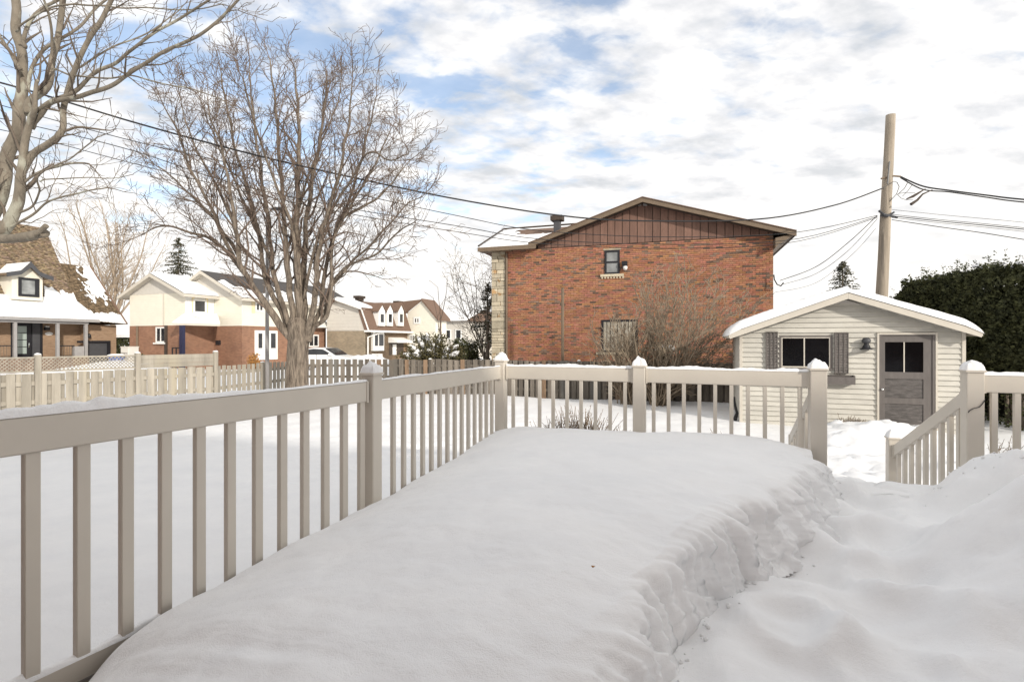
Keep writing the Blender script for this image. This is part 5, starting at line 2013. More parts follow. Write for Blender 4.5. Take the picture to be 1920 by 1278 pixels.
def window(root, fr, axis, u0, u1, z0, z1, face, frame_m='white', pane_m='glass', fw=.07, bars=1, prow=.05, cross=0, sill=None):
    """window set on a face: axis 'a' means the plane b=face (looking out along -b); 'b' means plane a=face (looking out along +a)"""
    if axis == 'a':
        B = lambda mb, x0, x1, o0, o1, c0, c1: mb.box(fr, x0, x1, face - o1, face - o0, c0, c1)
    else:
        B = lambda mb, x0, x1, o0, o1, c0, c1: mb.box(fr, face + o0, face + o1, x0, x1, c0, c1)
    mb = MB()
    B(mb, u0, u1, .002, prow, z1 - fw, z1)
    B(mb, u0, u1, .002, prow, z0, z0 + fw)
    B(mb, u0, u0 + fw, .002, prow, z0 + fw + .001, z1 - fw - .001)
    B(mb, u1 - fw, u1, .002, prow, z0 + fw + .001, z1 - fw - .001)
    for k in range(1, bars + 1):
        c = u0 + (u1 - u0) * k / (bars + 1)
        B(mb, c - fw * .4, c + fw * .4, .004, prow - .006, z0 + fw + .001, z1 - fw - .001)
    w = part('window', mb, frame_m, root)
    for k in range(bars + 1):
        s0 = u0 + (u1 - u0) * k / (bars + 1) + (fw if k == 0 else fw * .4)
        s1 = u0 + (u1 - u0) * (k + 1) / (bars + 1) - (fw if k == bars else fw * .4)
        mb = MB()
        B(mb, s0 + .002, s1 - .002, .006, .02, z0 + fw + .002, z1 - fw - .002)
        part('pane', mb, pane_m, w)
    if sill:
        mb = MB()
        B(mb, u0 - .1, u1 + .1, .002, prow + .1, z0 - .10, z0 - .004)
        part('sill', mb, sill, w)
    return w


def laps(root, fr, axis, u0, u1, z0, z1, face, mt, h=.15, tri=None, name='siding'):
    """lapped boards joined as one skin; tri(z)->(u0,u1) limits for gables"""
    mb = MB()
    z = z0
    while z < z1 - .01:
        zt = min(z + h, z1)
        a0, a1 = (u0, u1) if not tri else tri(zt)
        if a1 - a0 > .08:
            if axis == 'a':
                mb.hexa([fr(a0, face - .03, z), fr(a1, face - .03, z), fr(a1, face + .0, z), fr(a0, face + .0, z),
                         fr(a0, face - .012, zt), fr(a1, face - .012, zt), fr(a1, face + .0, zt), fr(a0, face + .0, zt)])
            else:
                mb.hexa([fr(face + .03, a0, z), fr(face + .03, a1, z), fr(face, a1, z), fr(face, a0, z),
                         fr(face + .012, a0, zt), fr(face + .012, a1, zt), fr(face, a1, zt), fr(face, a0, zt)])
        z += h
    part(name, mb, mt, root, kind='stuff')


# ---------- cream house with red brick ground floor
CO = G(243, 35.0)
cf = frame(CO)
W1 = solve(CO, UH, 347)                 # gable face width
cream = thing('cream_house', 'cream sided house over red brick with two stepped gables and white windows', 'house', CO)
ZS = EYE + 1.02                          # brick/siding line
ZT = EYE + (639 - 553) / F * 35
O1 = CO + UH * W1
D1 = solve(O1, VH, 401)                  # depth of first right-hand face


def zat(O, e, px, py):
    return on_face(O, e, px, py)[1]


# block 1
part('wall', MB().box(cf, 0, W1, 0, 8, 0, ZS), 'brick_red', cream)
part('wall', MB().box(cf, 0, W1, 0.031, 8, ZS + .001, ZT), 'siding', cream)
laps(cream, cf, 'a', 0.0, W1, ZS, ZT, .03, 'siding', .16)
pkz = EYE + (639 - 522) / F * 35.5
gsl = (pkz - ZT) / (W1 / 2)
part('gable', MB().prism([cf(0, .0, ZT), cf(W1, .0, ZT), cf(W1 / 2, .0, pkz)], [cf(0, .2, ZT), cf(W1, .2, ZT), cf(W1 / 2, .2, pkz)]), 'siding_grey', cream)
part('corner_board', MB().box(cf, W1 * .62, W1 * .62 + .09, -.035, -.001, ZS, ZT), 'trim_cream', cream)


def gable_roof(root, fr, a0, a1, b0, b1, ze, zp, ov=.45, mt='shingle_dark', rake='trim_cream', t=.10):
    am = (a0 + a1) / 2
    sl = (zp - ze) / ((a1 - a0) / 2)
    out = []
    for sg in (-1, 1):
        ea = a0 - ov if sg < 0 else a1 + ov
        zz = zp - sl * abs(ea - am)
        mb = MB().hexa([fr(am, b0, zp), fr(ea, b0, zz), fr(ea, b1, zz), fr(am, b1, zp), fr(am, b0, zp + t), fr(ea, b0, zz + t), fr(ea, b1, zz + t), fr(am, b1, zp + t)])
        part('roof', mb, rake, root)
        k_ = t + .003
        mb = MB().hexa([fr(am, b0, zp + k_), fr(ea, b0, zz + k_), fr(ea, b1, zz + k_), fr(am, b1, zp + k_), fr(am, b0, zp + k_ + .03), fr(ea, b0, zz + k_ + .03), fr(ea, b1, zz + k_ + .03), fr(am, b1, zp + k_ + .03)])
        part('shingles', mb, mt, root)
        mb = MB().hexa([fr(am, b0 - .04, zp - .10), fr(ea, b0 - .04, zz - .10), fr(ea, b0 - .001, zz - .10), fr(am, b0 - .001, zp - .10),
                        fr(am, b0 - .04, zp + t + .01), fr(ea, b0 - .04, zz + t + .01), fr(ea, b0 - .001, zz + t + .01), fr(am, b0 - .001, zp + t + .01)])
        part('rake_board', mb, rake, root)
        mb = MB().box(fr, min(ea, ea + sg * .05), max(ea, ea + sg * .05), b0 - .04, b1, zz - .08, zz + t)
        part('gutter', mb, rake, root)
        out.append((V3(fr(ea, b0, zz + t)), V3(fr(ea, b1, zz + t)), V3(fr(am, b1, zp + t)), V3(fr(am, b0, zp + t))))
    return out


rs = gable_roof(cream, cf, 0, W1, -.45, 7.8, ZT, pkz, .5)
roof_snow_patch(cream, *rs[1], th=.14, seed=3)
roof_snow_patch(cream, *rs[0], th=.10, seed=4)
# right-hand face of block 1 with bay window
laps(cream, cf, 'b', 0.02, D1, ZS + .0, ZT, W1, 'white', .2, name='siding')
b0, z1 = on_face(O1, VH, 361, 560)
b1, z0 = on_face(O1, VH, 386, 588)
window(cream, cf, 'b', b0, b1, z0, z1, W1 + .032, 'white', 'glass', .12, 0)
for (p0, p1) in ((359, 363.5), (384.5, 389)):
    s0, _ = on_face(O1, VH, p0, 560)
    s1, _ = on_face(O1, VH, p1, 588)
    part('shutter', MB().box(cf, W1 + .032, W1 + .07, s0, s1, z0 - .05, z1 + .1), 'shutter_yellow', cream)
# second block set back, larger gable
O2 = O1 + VH * D1
Q2 = frame(CO + VH * D1)
W2a, W2b = W1 * .25, solve(O2, UH, 454) + W1
ZT2 = zat(O2, UH, 454, 555)
pk2 = EYE + (639 - 518) / F * 37.2
part('wall', MB().box(Q2, W1, W2b, .001, 8, 0, ZS), 'brick_red', cream)
part('wall', MB().box(Q2, W1, W2b, .031, 8, ZS + .001, ZT2), 'siding', cream)
laps(cream, Q2, 'a', W1 + .03, W2b, ZS, ZT2, .03, 'siding', .16)
am2 = (W2a + W2b) / 2
part('gable', MB().prism([Q2(W2a, .0, ZT2), Q2(W2b, .0, ZT2), Q2(am2, .0, pk2)], [Q2(W2a, .2, ZT2), Q2(W2b, .2, ZT2), Q2(am2, .2, pk2)]), 'siding_grey', cream)
rs = gable_roof(cream, Q2, W2a, W2b, -.45, 12.5, ZT2, pk2, .5)
roof_snow_patch(cream, *rs[1], th=.10, seed=8, skip=lambda s, t: t > .30 + .25 * fbm(s * 7, 2, 3, 3) + .25 * (1 if s < .04 else 0))
vent0 = P(430, 526, 39)
vq3 = frame(vent0)
part('roof_vent', MB().box(vq3, -.3, .3, -.3, .3, -.5, .32), 'black', cream)
# doors and windows of the cream house
a0, z1 = on_face(CO, UH, 293, 613)
a1, z0 = on_face(CO, UH, 311, 642)
window(cream, cf, 'a', a0, a1, z0, z1, 0, 'white', 'glass', .09, 1, sill='white')
part('downpipe', MB().tube([V3(cf(solve(CO, UH, 259), -.06, .3)), V3(cf(solve(CO, UH, 259), -.06, ZS))], .07, 8), 'trim_brown', cream)
a2 = solve(CO, UH, 313)
part('downpipe', MB().box(cf, a2 - .09, a2 + .07, -.12, -.002, .3, ZS), 'soffit', cream)
# entrance canopy
ca0, cz0 = on_face(CO + VH * -.9, UH, 345, 594)
A = V3(P(343, 594, 34.2))
canA, canB = P(346, 592, 35.0), P(405, 608, 37.2)
mb = MB()
mb.add([cf(W1 - .1, .1, ZS + .75), cf(W1 + .02, D1 + .3, ZS + .75), Q2(W2b - .2, -1.5, ZS + .05), cf(W1 + .3, -1.1, ZS + .10),
        cf(W1 - .1, .1, ZS + .63), cf(W1 + .02, D1 + .3, ZS + .63), Q2(W2b - .2, -1.5, ZS - .07), cf(W1 + .3, -1.1, ZS - .02)],
       [(0, 1, 2, 3), (7, 6, 5, 4), (0, 3, 7, 4), (3, 2, 6, 7), (2, 1, 5, 6), (1, 0, 4, 5)])
part('canopy', mb, 'trim_cream', cream)
mb = MB()
cA, cB, cC, cD = (V3(cf(W1 + .3, -1.1, ZS + .10)), V3(Q2(W2b - .2, -1.5, ZS + .05)), V3(cf(W1 + .02, D1 + .3, ZS + .75)), V3(cf(W1 - .1, .1, ZS + .75)))
roof_snow_patch(cream, cA, cB, cC, cD, th=.14, nu=24, nv=12)
a0 = solve(O2, UH, 371) + W1
part('column', MB().box(cf, solve(CO, UH, 364), solve(CO, UH, 369.5), -1.0, -.8, .6, ZS - .05), 'navy', cream)
# front door on the set-back face
d0 = solve(O2, UH, 374) + W1
d1_ = solve(O2, UH, 393) + W1
zb_, zt_ = zat(O2, UH, 385, 664), zat(O2, UH, 385, 620)
dr = part('door', MB().box(Q2, d0, d1_, -.06, -.002, zb_, zt_), 'white', cream)
g0, g1 = solve(O2, UH, 378) + W1, solve(O2, UH, 387.5) + W1
part('pane', MB().box(Q2, g0, g1, -.075, -.061, zat(O2, UH, 385, 656), zat(O2, UH, 385, 624)), 'glass', dr)
part('handle', MB().box(Q2, g1 + .12, g1 + .2, -.10, -.061, zat(O2, UH, 385, 648), zat(O2, UH, 385, 643)), 'black', dr)
part('side_panel', MB().box(Q2, solve(O2, UH, 357) + W1, solve(O2, UH, 363) + W1, -.06, -.002, zb_, zt_ + .2), 'white', cream)
part('mailbox', MB().box(Q2, solve(O2, UH, 407) + W1, solve(O2, UH, 414) + W1, -.12, -.002, zat(O2, UH, 410, 646), zat(O2, UH, 410, 638)), 'black', cream)
part('stair_railing', MB().box(cf, solve(CO, UH, 350), solve(CO, UH, 364), -1.0, -.95, EYE - .47, EYE - .40).box(cf, solve(CO, UH, 350), solve(CO, UH, 350) + .06, -1.0, -.95, .6, EYE - .471)
     .box(cf, solve(CO, UH, 357), solve(CO, UH, 357) + .06, -1.0, -.95, .6, EYE - .471), 'black', cream)

# long right-hand face going back
O3 = CO + VH * D1 + UH * W2b
f3 = frame(O3)
D3 = solve(O3, VH, 611)
part('wall', MB().box(f3, -5, -.001, 8.001 if False else .2, D3, 0, ZS), 'brick_red', cream)
part('wall', MB().box(f3, -5, -.031, .2, D3, ZS + .001, ZT2), 'siding', cream)
laps(cream, f3, 'b', .0, D3, ZS - .02, ZT2, -.031, 'white', .2)
# upper windows
for (p0, p1, sh) in ((478, 494, True), (580, 592, False)):
    b0, z1 = on_face(O3, VH, p0, 566)
    b1, z0 = on_face(O3, VH, p1, 585)
    window(cream, f3, 'b', b0, b1, z0, z1, .0, 'white', 'glass', .12, 1)
    if sh:
        s0, _ = on_face(O3, VH, 472, 566)
        part('shutter', MB().box(f3, .0, .04, s0, b0 - .03, z0 - .1, z1 + .05), 'shutter_yellow', cream)
# white picture window bay
b0, z1 = on_face(O3, VH, 477, 619)
b1, z0 = on_face(O3, VH, 519, 673)
part('bay_panel', MB().box(f3, .001, .08, b0, b1, max(z0, .5), z1), 'white', cream)
for (p0, p1) in ((480.5, 491), (504, 516)):
    q0, t1 = on_face(O3, VH, p0, 623)
    q1, t0 = on_face(O3, VH, p1, 654)
    window(cream, f3, 'b', q0, q1, t0, t1, .082, 'white', 'glass', .06, 0)
b0, z1 = on_face(O3, VH, 578, 627)
b1, z0 = on_face(O3, VH, 597, 650)
window(cream, f3, 'b', b0, b1, z0, z1, .002, 'white', 'glass', .10, 1)
# third gable over the far end, low snowy eave
rs = gable_roof(cream, frame(O3 + VH * 4.0), -4.5, .2, -.2, D3 - 3.4, ZT2 - .15, ZT2 + 1.15, .4)
roof_snow_patch(cream, *rs[1], th=.12, seed=9, skip=lambda s, t: t > .6 + .3 * fbm(s * 6, 1, 4, 3))
part('eave_hood', MB().prism([f3(.0, D3 * .72, ZS + .55), f3(.75, D3 * .72, ZS + .05), f3(.0, D3 * .72, ZS + .0)], [f3(.0, D3 + .1, ZS + .55), f3(.75, D3 + .1, ZS + .05), f3(.0, D3 + .1, ZS)]), 'white', cream)

# ---------- mansard house (grey gambrel side, brown mansard front, three dormers)
MO = G(613, 41.0)
mf = frame(MO)
MW = solve(MO, UH, 684)
mans = thing('mansard_house', 'house with brown mansard roof, three white dormers and a grey sided end wall', 'house', MO)
ZM = EYE + (639 - 620) / F * 40
zk = EYE + (639 - 580) / F * 40
zp = EYE + (639 - 562) / F * 40.5
apk = solve(MO, UH, 634)
part('wall', MB().box(mf, 0, MW, 0, 9, 0, ZM), 'brick_grey', mans)
poly = [(0, ZM + .001), (MW + .05, ZM + .001), (MW - .18, zk), (apk, zp), (0, zk + .35)]
part('end_wall', MB().prism([mf(a, .0, c) for a, c in poly], [mf(a, .3, c) for a, c in poly]), 'siding_grey', mans)
laps(mans, mf, 'a', .05, MW - .5, ZM + .05, zk - .1, -.001, 'siding_grey', .26)
OM = MO + UH * MW
m2 = frame(OM)
DM = solve(OM, VH, 764)
# gable profile roof running back
mb = MB()
pr = [(-MW + apk, zp), (-.18, zk), (-.18, zk + .12), (-MW + apk, zp + .12)]
mb.prism([m2(a, -.35, c) for a, c in pr], [m2(a, DM + .6, c) for a, c in pr])
part('roof', mb, 'shingle_brown', mans)
part('roof', MB().prism([mf(apk, -.35, zp), mf(-.4, -.35, zk + .2), mf(-.4, -.35, zk + .3), mf(apk, -.35, zp + .12)],
                        [mf(apk, 9, zp), mf(-.4, 9, zk + .2), mf(-.4, 9, zk + .3), mf(apk, 9, zp + .12)]), 'shingle_brown', mans)
part('rake_board', MB().prism([mf(apk, -.40, zp - .05), mf(MW - .05, -.40, zk - .05), mf(MW - .05, -.40, zk + .16), mf(apk, -.40, zp + .16)],
                              [mf(apk, -.36, zp - .05), mf(MW - .05, -.36, zk - .05), mf(MW - .05, -.36, zk + .16), mf(apk, -.36, zp + .16)]), 'white', mans)
# mansard slope
mb = MB()
pr = [(-.17, zk - .02), (.42, ZM + .05), (.0, ZM + .05), (-.6, zk - .02)]
mb.prism([m2(a, -.05, c) for a, c in pr], [m2(a, DM, c) for a, c in pr])
part('mansard', mb, 'shingle_brown', mans)
part('eave_trim', MB().box(m2, .0, .6, -.1, DM + 3, ZM - .1, ZM + .045), 'white', mans)
part('corner_trim', MB().prism([m2(-.2, -.12, zk - .02), m2(.45, -.12, ZM + .046), m2(.35, -.12, ZM + .046), m2(-.3, -.12, zk - .02)],
                               [m2(-.2, -.06, zk - .02), m2(.45, -.06, ZM + .046), m2(.35, -.06, ZM + .046), m2(-.3, -.06, zk - .02)]), 'white', mans)
roof_snow_patch(mans, V3(m2(-.15, -.3, zk + .12)), V3(m2(-.15, DM, zk + .12)), V3(m2(-MW + apk, DM, zp + .12)), V3(m2(-MW + apk, -.3, zp + .12)), th=.12,
                skip=lambda s, t: s > .28 and t > .25 + .2 * fbm(s * 8, 3, 1, 3))
# front wall under the mansard
part('wall', MB().box(m2, -3, .0, .05, DM, 0, ZM - .101), 'brick_tan', mans)
for (p0, p1) in ((701, 713), (716.5, 728), (738, 748.5)):
    b0, b1 = solve(OM, VH, p0), solve(OM, VH, p1)
    Zc = OM.y + VH.y * (b0 + b1) / 2
    zb2, zt2 = EYE + (639 - 611) / F * Zc, EYE + (639 - 583) / F * Zc
    zpk = EYE + (639 - 571) / F * Zc
    bm_ = (b0 + b1) / 2
    dm = part('dormer', MB().prism([m2(.46, b0, zb2), m2(.46, b1, zb2), m2(.46, b1, zt2), m2(.46, bm_, zpk), m2(.46, b0, zt2)],
                                   [m2(-1.8, b0, zb2), m2(-1.8, b1, zb2), m2(-1.8, b1, zt2), m2(-1.8, bm_, zpk), m2(-1.8, b0, zt2)]), 'white', mans)
    part('dormer_roof', MB().prism([m2(.55, b0 - .15, zt2 - .1), m2(.55, bm_, zpk + .02), m2(.55, b1 + .15, zt2 - .1), m2(.55, b1 + .15, zt2), m2(.55, bm_, zpk + .16), m2(.55, b0 - .15, zt2)],
                                   [m2(-2, b0 - .15, zt2 - .1), m2(-2, bm_, zpk + .02), m2(-2, b1 + .15, zt2 - .1), m2(-2, b1 + .15, zt2), m2(-2, bm_, zpk + .16), m2(-2, b0 - .15, zt2)]), 'shingle_brown', dm)
    w0, w1_ = b0 + (b1 - b0) * .3, b0 + (b1 - b0) * .75
    part('window', MB().box(m2, .461, .50, w0, w1_, EYE + (639 - 604) / F * Zc, EYE + (639 - 589) / F * Zc), 'glass', dm)
# big window, door hood, right windows
b0, z1 = on_face(OM, VH, 696, 624)
b1, z0 = on_face(OM, VH, 716, 657)
part('bay_panel', MB().box(m2, .001, .22, b0, b1, z0, z1 + .1), 'white', mans)
for (p0, p1) in ((698.5, 704), (706.5, 714.5)):
    q0, t1 = on_face(OM, VH, p0, 627)
    q1, t0 = on_face(OM, VH, p1, 648)
    part('window', MB().box(m2, .221, .25, q0, q1, t0, t1), 'glass', mans)
b0, z1 = on_face(OM, VH, 728, 640)
b1, z0 = on_face(OM, VH, 757, 664)
part('door_hood', MB().prism([m2(.0, b0, z1 + .35), m2(.9, b0, z1 + .02), m2(.9, b0, z1 - .1), m2(.0, b0, z1 - .1)], [m2(.0, b1, z1 + .35), m2(.9, b1, z1 + .02), m2(.9, b1, z1 - .1), m2(.0, b1, z1 - .1)]), 'white', mans)
part('doorway', MB().box(m2, .001, .04, b0 + .1, b1 - .1, z0, z1 - .11), 'soffit', mans)
q0, q1 = solve(OM, VH, 735), solve(OM, VH, 741.5)
part('door', MB().box(m2, .041, .10, q0, q1, z0, z1 - .25), 'white', mans)
part('downpipe', MB().tube([V3(m2(.1, .25, .5)), V3(m2(.1, .25, ZM - .5)), V3(m2(.4, 1.6, ZM - .12))], .06, 6), 'white', mans)
for (px, py) in ((672, 563), (745, 563)):
    b = solve(OM - UH * (MW - apk), VH, px)
    cx = V3(m2(-MW + apk + .1, b, zp + .1))
    vv = frame(cx)
    part('roof_vent', MB().box(vv, -.22, .22, -.3, .3, 0, .22).box(vv, -.3, .3, -.42, .42, .221, .42), 'soffit', mans)
# bright cream end block
O5 = OM + VH * DM
f5 = frame(O5)
CW = solve(O5, UH, 817)
zt5 = zat(O5, UH, 800, 597)
zp5 = EYE + (639 - 563) / F * (O5.y - 1)
ap5 = solve(O5, UH, 792)
poly = [(0, 0), (CW, 0), (CW, zt5), (ap5, zp5), (0, zat(O5, UH, 764, 587))]
part('end_block', MB().prism([f5(a, 0, c) for a, c in poly], [f5(a, 2.0, c) for a, c in poly]), 'siding', mans)
laps(mans, f5, 'a', .02, CW - .02, ZM, zt5, -.001, 'siding', .2)
part('rake_board', MB().prism([f5(ap5, -.2, zp5), f5(CW + .3, -.2, zt5 - .2), f5(CW + .3, -.2, zt5), f5(ap5, -.2, zp5 + .2)], [f5(ap5, 2.2, zp5), f5(CW + .3, 2.2, zt5 - .2), f5(CW + .3, 2.2, zt5), f5(ap5, 2.2, zp5 + .2)]), 'shingle_brown', mans)
rp = V3(m2(-MW + apk, DM, zp + .12))
pkp, lwp = V3(f5(ap5, -.12, zp5 + .12)), V3(f5(-.15, -.12, zat(O5, UH, 764, 587) + .05))
mid = V3(m2(-.18, DM - .2, zk + .12))
mb = MB().add([rp, mid, lwp, pkp, rp - UP * .15, mid - UP * .15, lwp - UP * .15, pkp - UP * .15], [(0, 1, 2, 3), (7, 6, 5, 4), (0, 4, 5, 1), (1, 5, 6, 2), (2, 6, 7, 3), (3, 7, 4, 0)])
part('roof', mb, 'shingle_brown', mans)
a0, z1 = on_face(O5, UH, 776, 594)
a1, z0 = on_face(O5, UH, 788, 607)
window(mans, f5, 'a', a0, a1, z0, z1, -.03, 'white', 'glass', .14, 1)
a0, z1 = on_face(O5, UH, 768, 627)
a1, z0 = on_face(O5, UH, 778, 644)
window(mans, f5, 'a', a0, a1, z0, z1, 0, 'white', 'glass_pale', .1, 1)

# ---------- far grey house with white roof
GO = G(806, 58)
gf = frame(GO)
gw = solve(GO, UH, 872)
far = thing('grey_house', 'far low grey house with a snow-white roof, beyond the bare sapling', 'house', GO)
zg = EYE + (639 - 602) / F * 57
part('wall', MB().box(gf, 0, gw, 0, 9, 0, zg), 'siding_grey', far)
part('roof', MB().prism([gf(-.5, -.5, zg), gf(-.5, 9.5, zg), gf(-.5, 4.5, zg + 1.5)], [gf(gw + .5, -.5, zg), gf(gw + .5, 9.5, zg), gf(gw + .5, 4.5, zg + 1.5)]), 'shingle_brown', far)
roof_snow_patch(far, V3(gf(-.5, -.5, zg)), V3(gf(gw + .5, -.5, zg)), V3(gf(gw + .5, 4.4, zg + 1.5)), V3(gf(-.5, 4.4, zg + 1.5)), th=.25)
for k in range(3):
    window(far, gf, 'a', .6 + k * 1.3, 1.4 + k * 1.3, EYE + .2, EYE + 1.3, 0, 'white', 'glass', .12, 0)
GO2 = G(868, 64)
gf2 = frame(GO2)
far2 = thing('brown_roof_house', 'far brown-roofed house half hidden by the spruce near the stone corner', 'house', GO2)
zg2 = EYE + 2.2
part('wall', MB().box(gf2, 0, 6.5, 0, 8, 0, zg2), 'siding_grey', far2)
part('roof', MB().prism([gf2(-.5, -.5, zg2), gf2(-.5, 8.5, zg2), gf2(-.5, 4, zg2 + 1.6)], [gf2(7, -.5, zg2), gf2(7, 8.5, zg2), gf2(7, 4, zg2 + 1.6)]), 'shingle_brown', far2)

# ---------- tan steep-roofed house on the left, its front turned to the street
TO = G(0, 29.0)
EXT, EYT = VH, -UH
tf = frame(TO, EXT, EYT)
tan = thing('steep_roof_house', 'tan brick house with steep shingled roof, white dormer and covered porch', 'house', TO)
ta = lambda px, b=0.0: solve(TO + EYT * b, EXT, px)


def tc(px, py, b=0.0):
    return EYE - (py - 639) / F * (TO.y + EYT.y * b + EXT.y * ta(px, b))


def T(px, py, b=0.0):
    return V3(tf(ta(px, b), b, tc(px, py, b)))


AL = -5.0
WB = 1.5                                  # porch wall lies this far behind the posts
zE_ = tc(100, 597, 0)
gx = [V3(tf(AL, WB, 0)), V3(tf(ta(150, WB), WB, 0)), V3(tf(ta(150, WB), 8, 0)), V3(tf(AL, 8, 0))]
part('wall', MB().prism(gx, [p + UP * (zE_ + .1) for p in gx]), 'brick_tan', tan)
zG = tc(190, 609, .6)
gx = [V3(tf(ta(150, WB) + .002, .9, 0)), V3(tf(ta(218, .9), .9, 0)), V3(tf(ta(218, .9), 7, 0)), V3(tf(ta(150, WB) + .002, 7, 0))]
part('wall', MB().prism(gx, [p + UP * zG for p in gx]), 'brick_tan', tan)
RB = 4.9
e1 = V3(tf(ta(187, -.1), -.1, zE_))
e0 = V3(tf(AL, -.1, zE_))
r1 = T(84, 428, RB)
r0 = V3(tf(AL, RB, r1.z))
kb = 1.15
k1 = T(143, 566, kb)
k0 = V3(tf(AL, kb, k1.z))
bk1 = V3(tf(ta(187, -.1), RB * 2, zE_))
bk0 = V3(tf(AL, RB * 2, zE_))
mb = MB()
mb.add([e0, e1, k1, k0, r0, r1, bk1, bk0], [(0, 1, 2, 3), (3, 2, 5, 4), (4, 5, 6, 7), (1, 6, 5, 2)])
part('roof', mb, 'trim_brown', tan)
SLN = (UH * .75 + UP * .5).normalized()
sh = MB()
r3 = random.Random(9)
NS = 48


def slope_pt(s, t, lift=0.0):
    return (k0 * (1 - s) + k1 * s) * (1 - t) + (r0 * (1 - s) + r1 * s) * t + SLN * lift


for i in range(NS):
    t0, t1 = i / NS, min(1, (i + 1.15) / NS)
    n = 64
    for j in range(n):
        s0, s1 = j / n + (i % 2) * .5 / n, min(1.0, (j + .93) / n + (i % 2) * .5 / n)
        if s0 >= s1:
            continue
        k = r3.uniform(.62, 1.22)
        tn = (k, k * r3.uniform(.93, 1.03), k * r3.uniform(.85, 1.05))
        l0 = r3.uniform(.035, .075)
        sh.hexa([slope_pt(s0, t0, 0), slope_pt(s1, t0, 0), slope_pt(s1, t1, 0), slope_pt(s0, t1, 0),
                 slope_pt(s0, t0, l0), slope_pt(s1, t0, l0), slope_pt(s1, t1, .012), slope_pt(s0, t1, .012)], tone=tn)
part('shingles', sh, 'shingle_tan', tan, kind='stuff')
roof_snow_patch(tan, e0, e1, k1 + UP * .05, k0 + UP * .05, th=.16, nu=90, nv=20, edge=.1)


def ppx(p):
    return 960 + F * p.x / p.y, 639 - F * (p.z - EYE) / p.y


def skipm(s, t):
    px, py = ppx(slope_pt(s, t))
    return not (px > 82 and py > 540 + .20 * (px - 80) + 8 * fbm(s * 40, t * 12, 3, 3))


mb = MB()
mb.grid(lambda s, t: slope_pt(s, t, .075) + UP * (.03 + .03 * fbm(s * 30, t * 20, 2)), 200, 110, skipm)
part('roof_snow', mb, 'snow', tan, smooth=True)
# garage roof further along, shingles showing through patchy snow
q3_, q2_ = T(150, 600, .3), T(237, 608, .3)
q1_, q0_ = T(168, 500, 3.6), T(100, 492, 3.6)
q4_, q5_ = V3(tf(ta(237, .3) + .0, 7.4, zG)), V3(tf(ta(150, .3), 7.4, zG))
mb = MB()
mb.add([q3_, q2_, q1_, q0_, q4_, q5_], [(0, 1, 2, 3), (1, 4, 2), (3, 2, 4, 5), (0, 3, 5)])
part('garage_roof', mb, 'trim_brown', tan)
gs = MB()
gq0 = lambda s, t, l=0: (q3_ * (1 - s) + q2_ * s) * (1 - t) + (q0_ * (1 - s) + q1_ * s) * t + SLN * l
for i in range(36):
    for j in range(30):
        s0, s1 = j / 30, (j + .93) / 30
        t0, t1 = i / 36, min(1, (i + 1.1) / 36)
        k = r3.uniform(.4, 1.05)
        gs.hexa([gq0(s0, t0), gq0(s1, t0), gq0(s1, t1), gq0(s0, t1), gq0(s0, t0, .06), gq0(s1, t0, .06), gq0(s1, t1, .015), gq0(s0, t1, .015)], tone=(k, k * .95, k * .85))
part('shingles', gs, 'shingle_tan', tan, kind='stuff')


def skipg(s, t):
    px, py = ppx(gq0(s, t))
    low = py > 585 + .05 * (px - 150) + 5 * fbm(s * 9, t * 4, 1, 3)
    n1_ = fbm(s * 7, t * 9, 8, 5)
    band = 500 < py < 578 and px > 150 + .20 * (py - 500) + 22 * n1_ and py < 560 + 30 * n1_
    return not (low or band)


mb = MB()
mb.grid(lambda s, t: gq0(s, t, .08) + UP * (.03 * fbm(s * 20, t * 20, 1)), 90, 90, skipg)
part('roof_snow', mb, 'snow', tan, smooth=True)
part('ridge_cap', MB().tube([q1_ + SLN * .06, q2_ + SLN * .06], .07, 6), 'shingle_brown', tan)
# porch
part('porch_beam', MB().box(tf, AL, ta(166, 0), -.02, .2, zE_ - .30, zE_ - .05), 'greypost', tan)
part('gutter', MB().box(tf, AL, ta(187, -.2), -.24, -.105, zE_ - .16, zE_ - .0), 'greypost', tan)
part('porch_ceiling', MB().box(tf, AL, ta(166, 0), .201, WB - .002, zE_ - .1, zE_ - .06), 'soffit', tan)
for (p0, p1) in ((26.5, 32.5), (106.5, 112), (159.5, 165)):
    part('porch_post', MB().cbox(tf, ta(p0, 0), ta(p1, 0), -.0, .16, .4, zE_ - .301), 'greypost', tan)
zP = tc(70, 671, 0)
part('porch_floor', MB().box(tf, AL, ta(166, 0), -.05, WB - .002, .3, zP), 'mortar', tan)
part('door_recess', MB().box(tf, ta(20, WB), ta(79.5, WB), WB - .03, WB - .001, zP, tc(50, 602, WB)), 'black', tan)
D_ = WB - .10
door = part('door', MB().box(tf, ta(33, D_), ta(58, D_), D_, WB - .031, zP, tc(45, 606, D_)), 'black', tan)
for k in range(4):
    y0 = 611 + k * 13.3
    part('glass_panel', MB().box(tf, ta(33.5, D_ - .03), ta(50, D_ - .03), D_ - .03, D_ - .001, tc(42, y0 + 12.0, D_), tc(42, y0, D_)), 'ceramic', door)
part('handle', MB().tube([T(54.5, 643, D_ - .05), T(54.5, 647, D_ - .1), T(54.5, 651, D_ - .05)], .03, 6), 'chrome', door)
part('side_panel', MB().box(tf, ta(61, D_), ta(75, D_), D_, WB - .031, zP, tc(66, 606, D_)), 'darkgrey', tan)
lm_ = WB - .18
wl = part('wall_light', MB().box(tf, ta(85, lm_), ta(94, lm_), lm_, WB - .002, tc(90, 619, lm_), tc(90, 613.5, lm_)), 'black', tan)
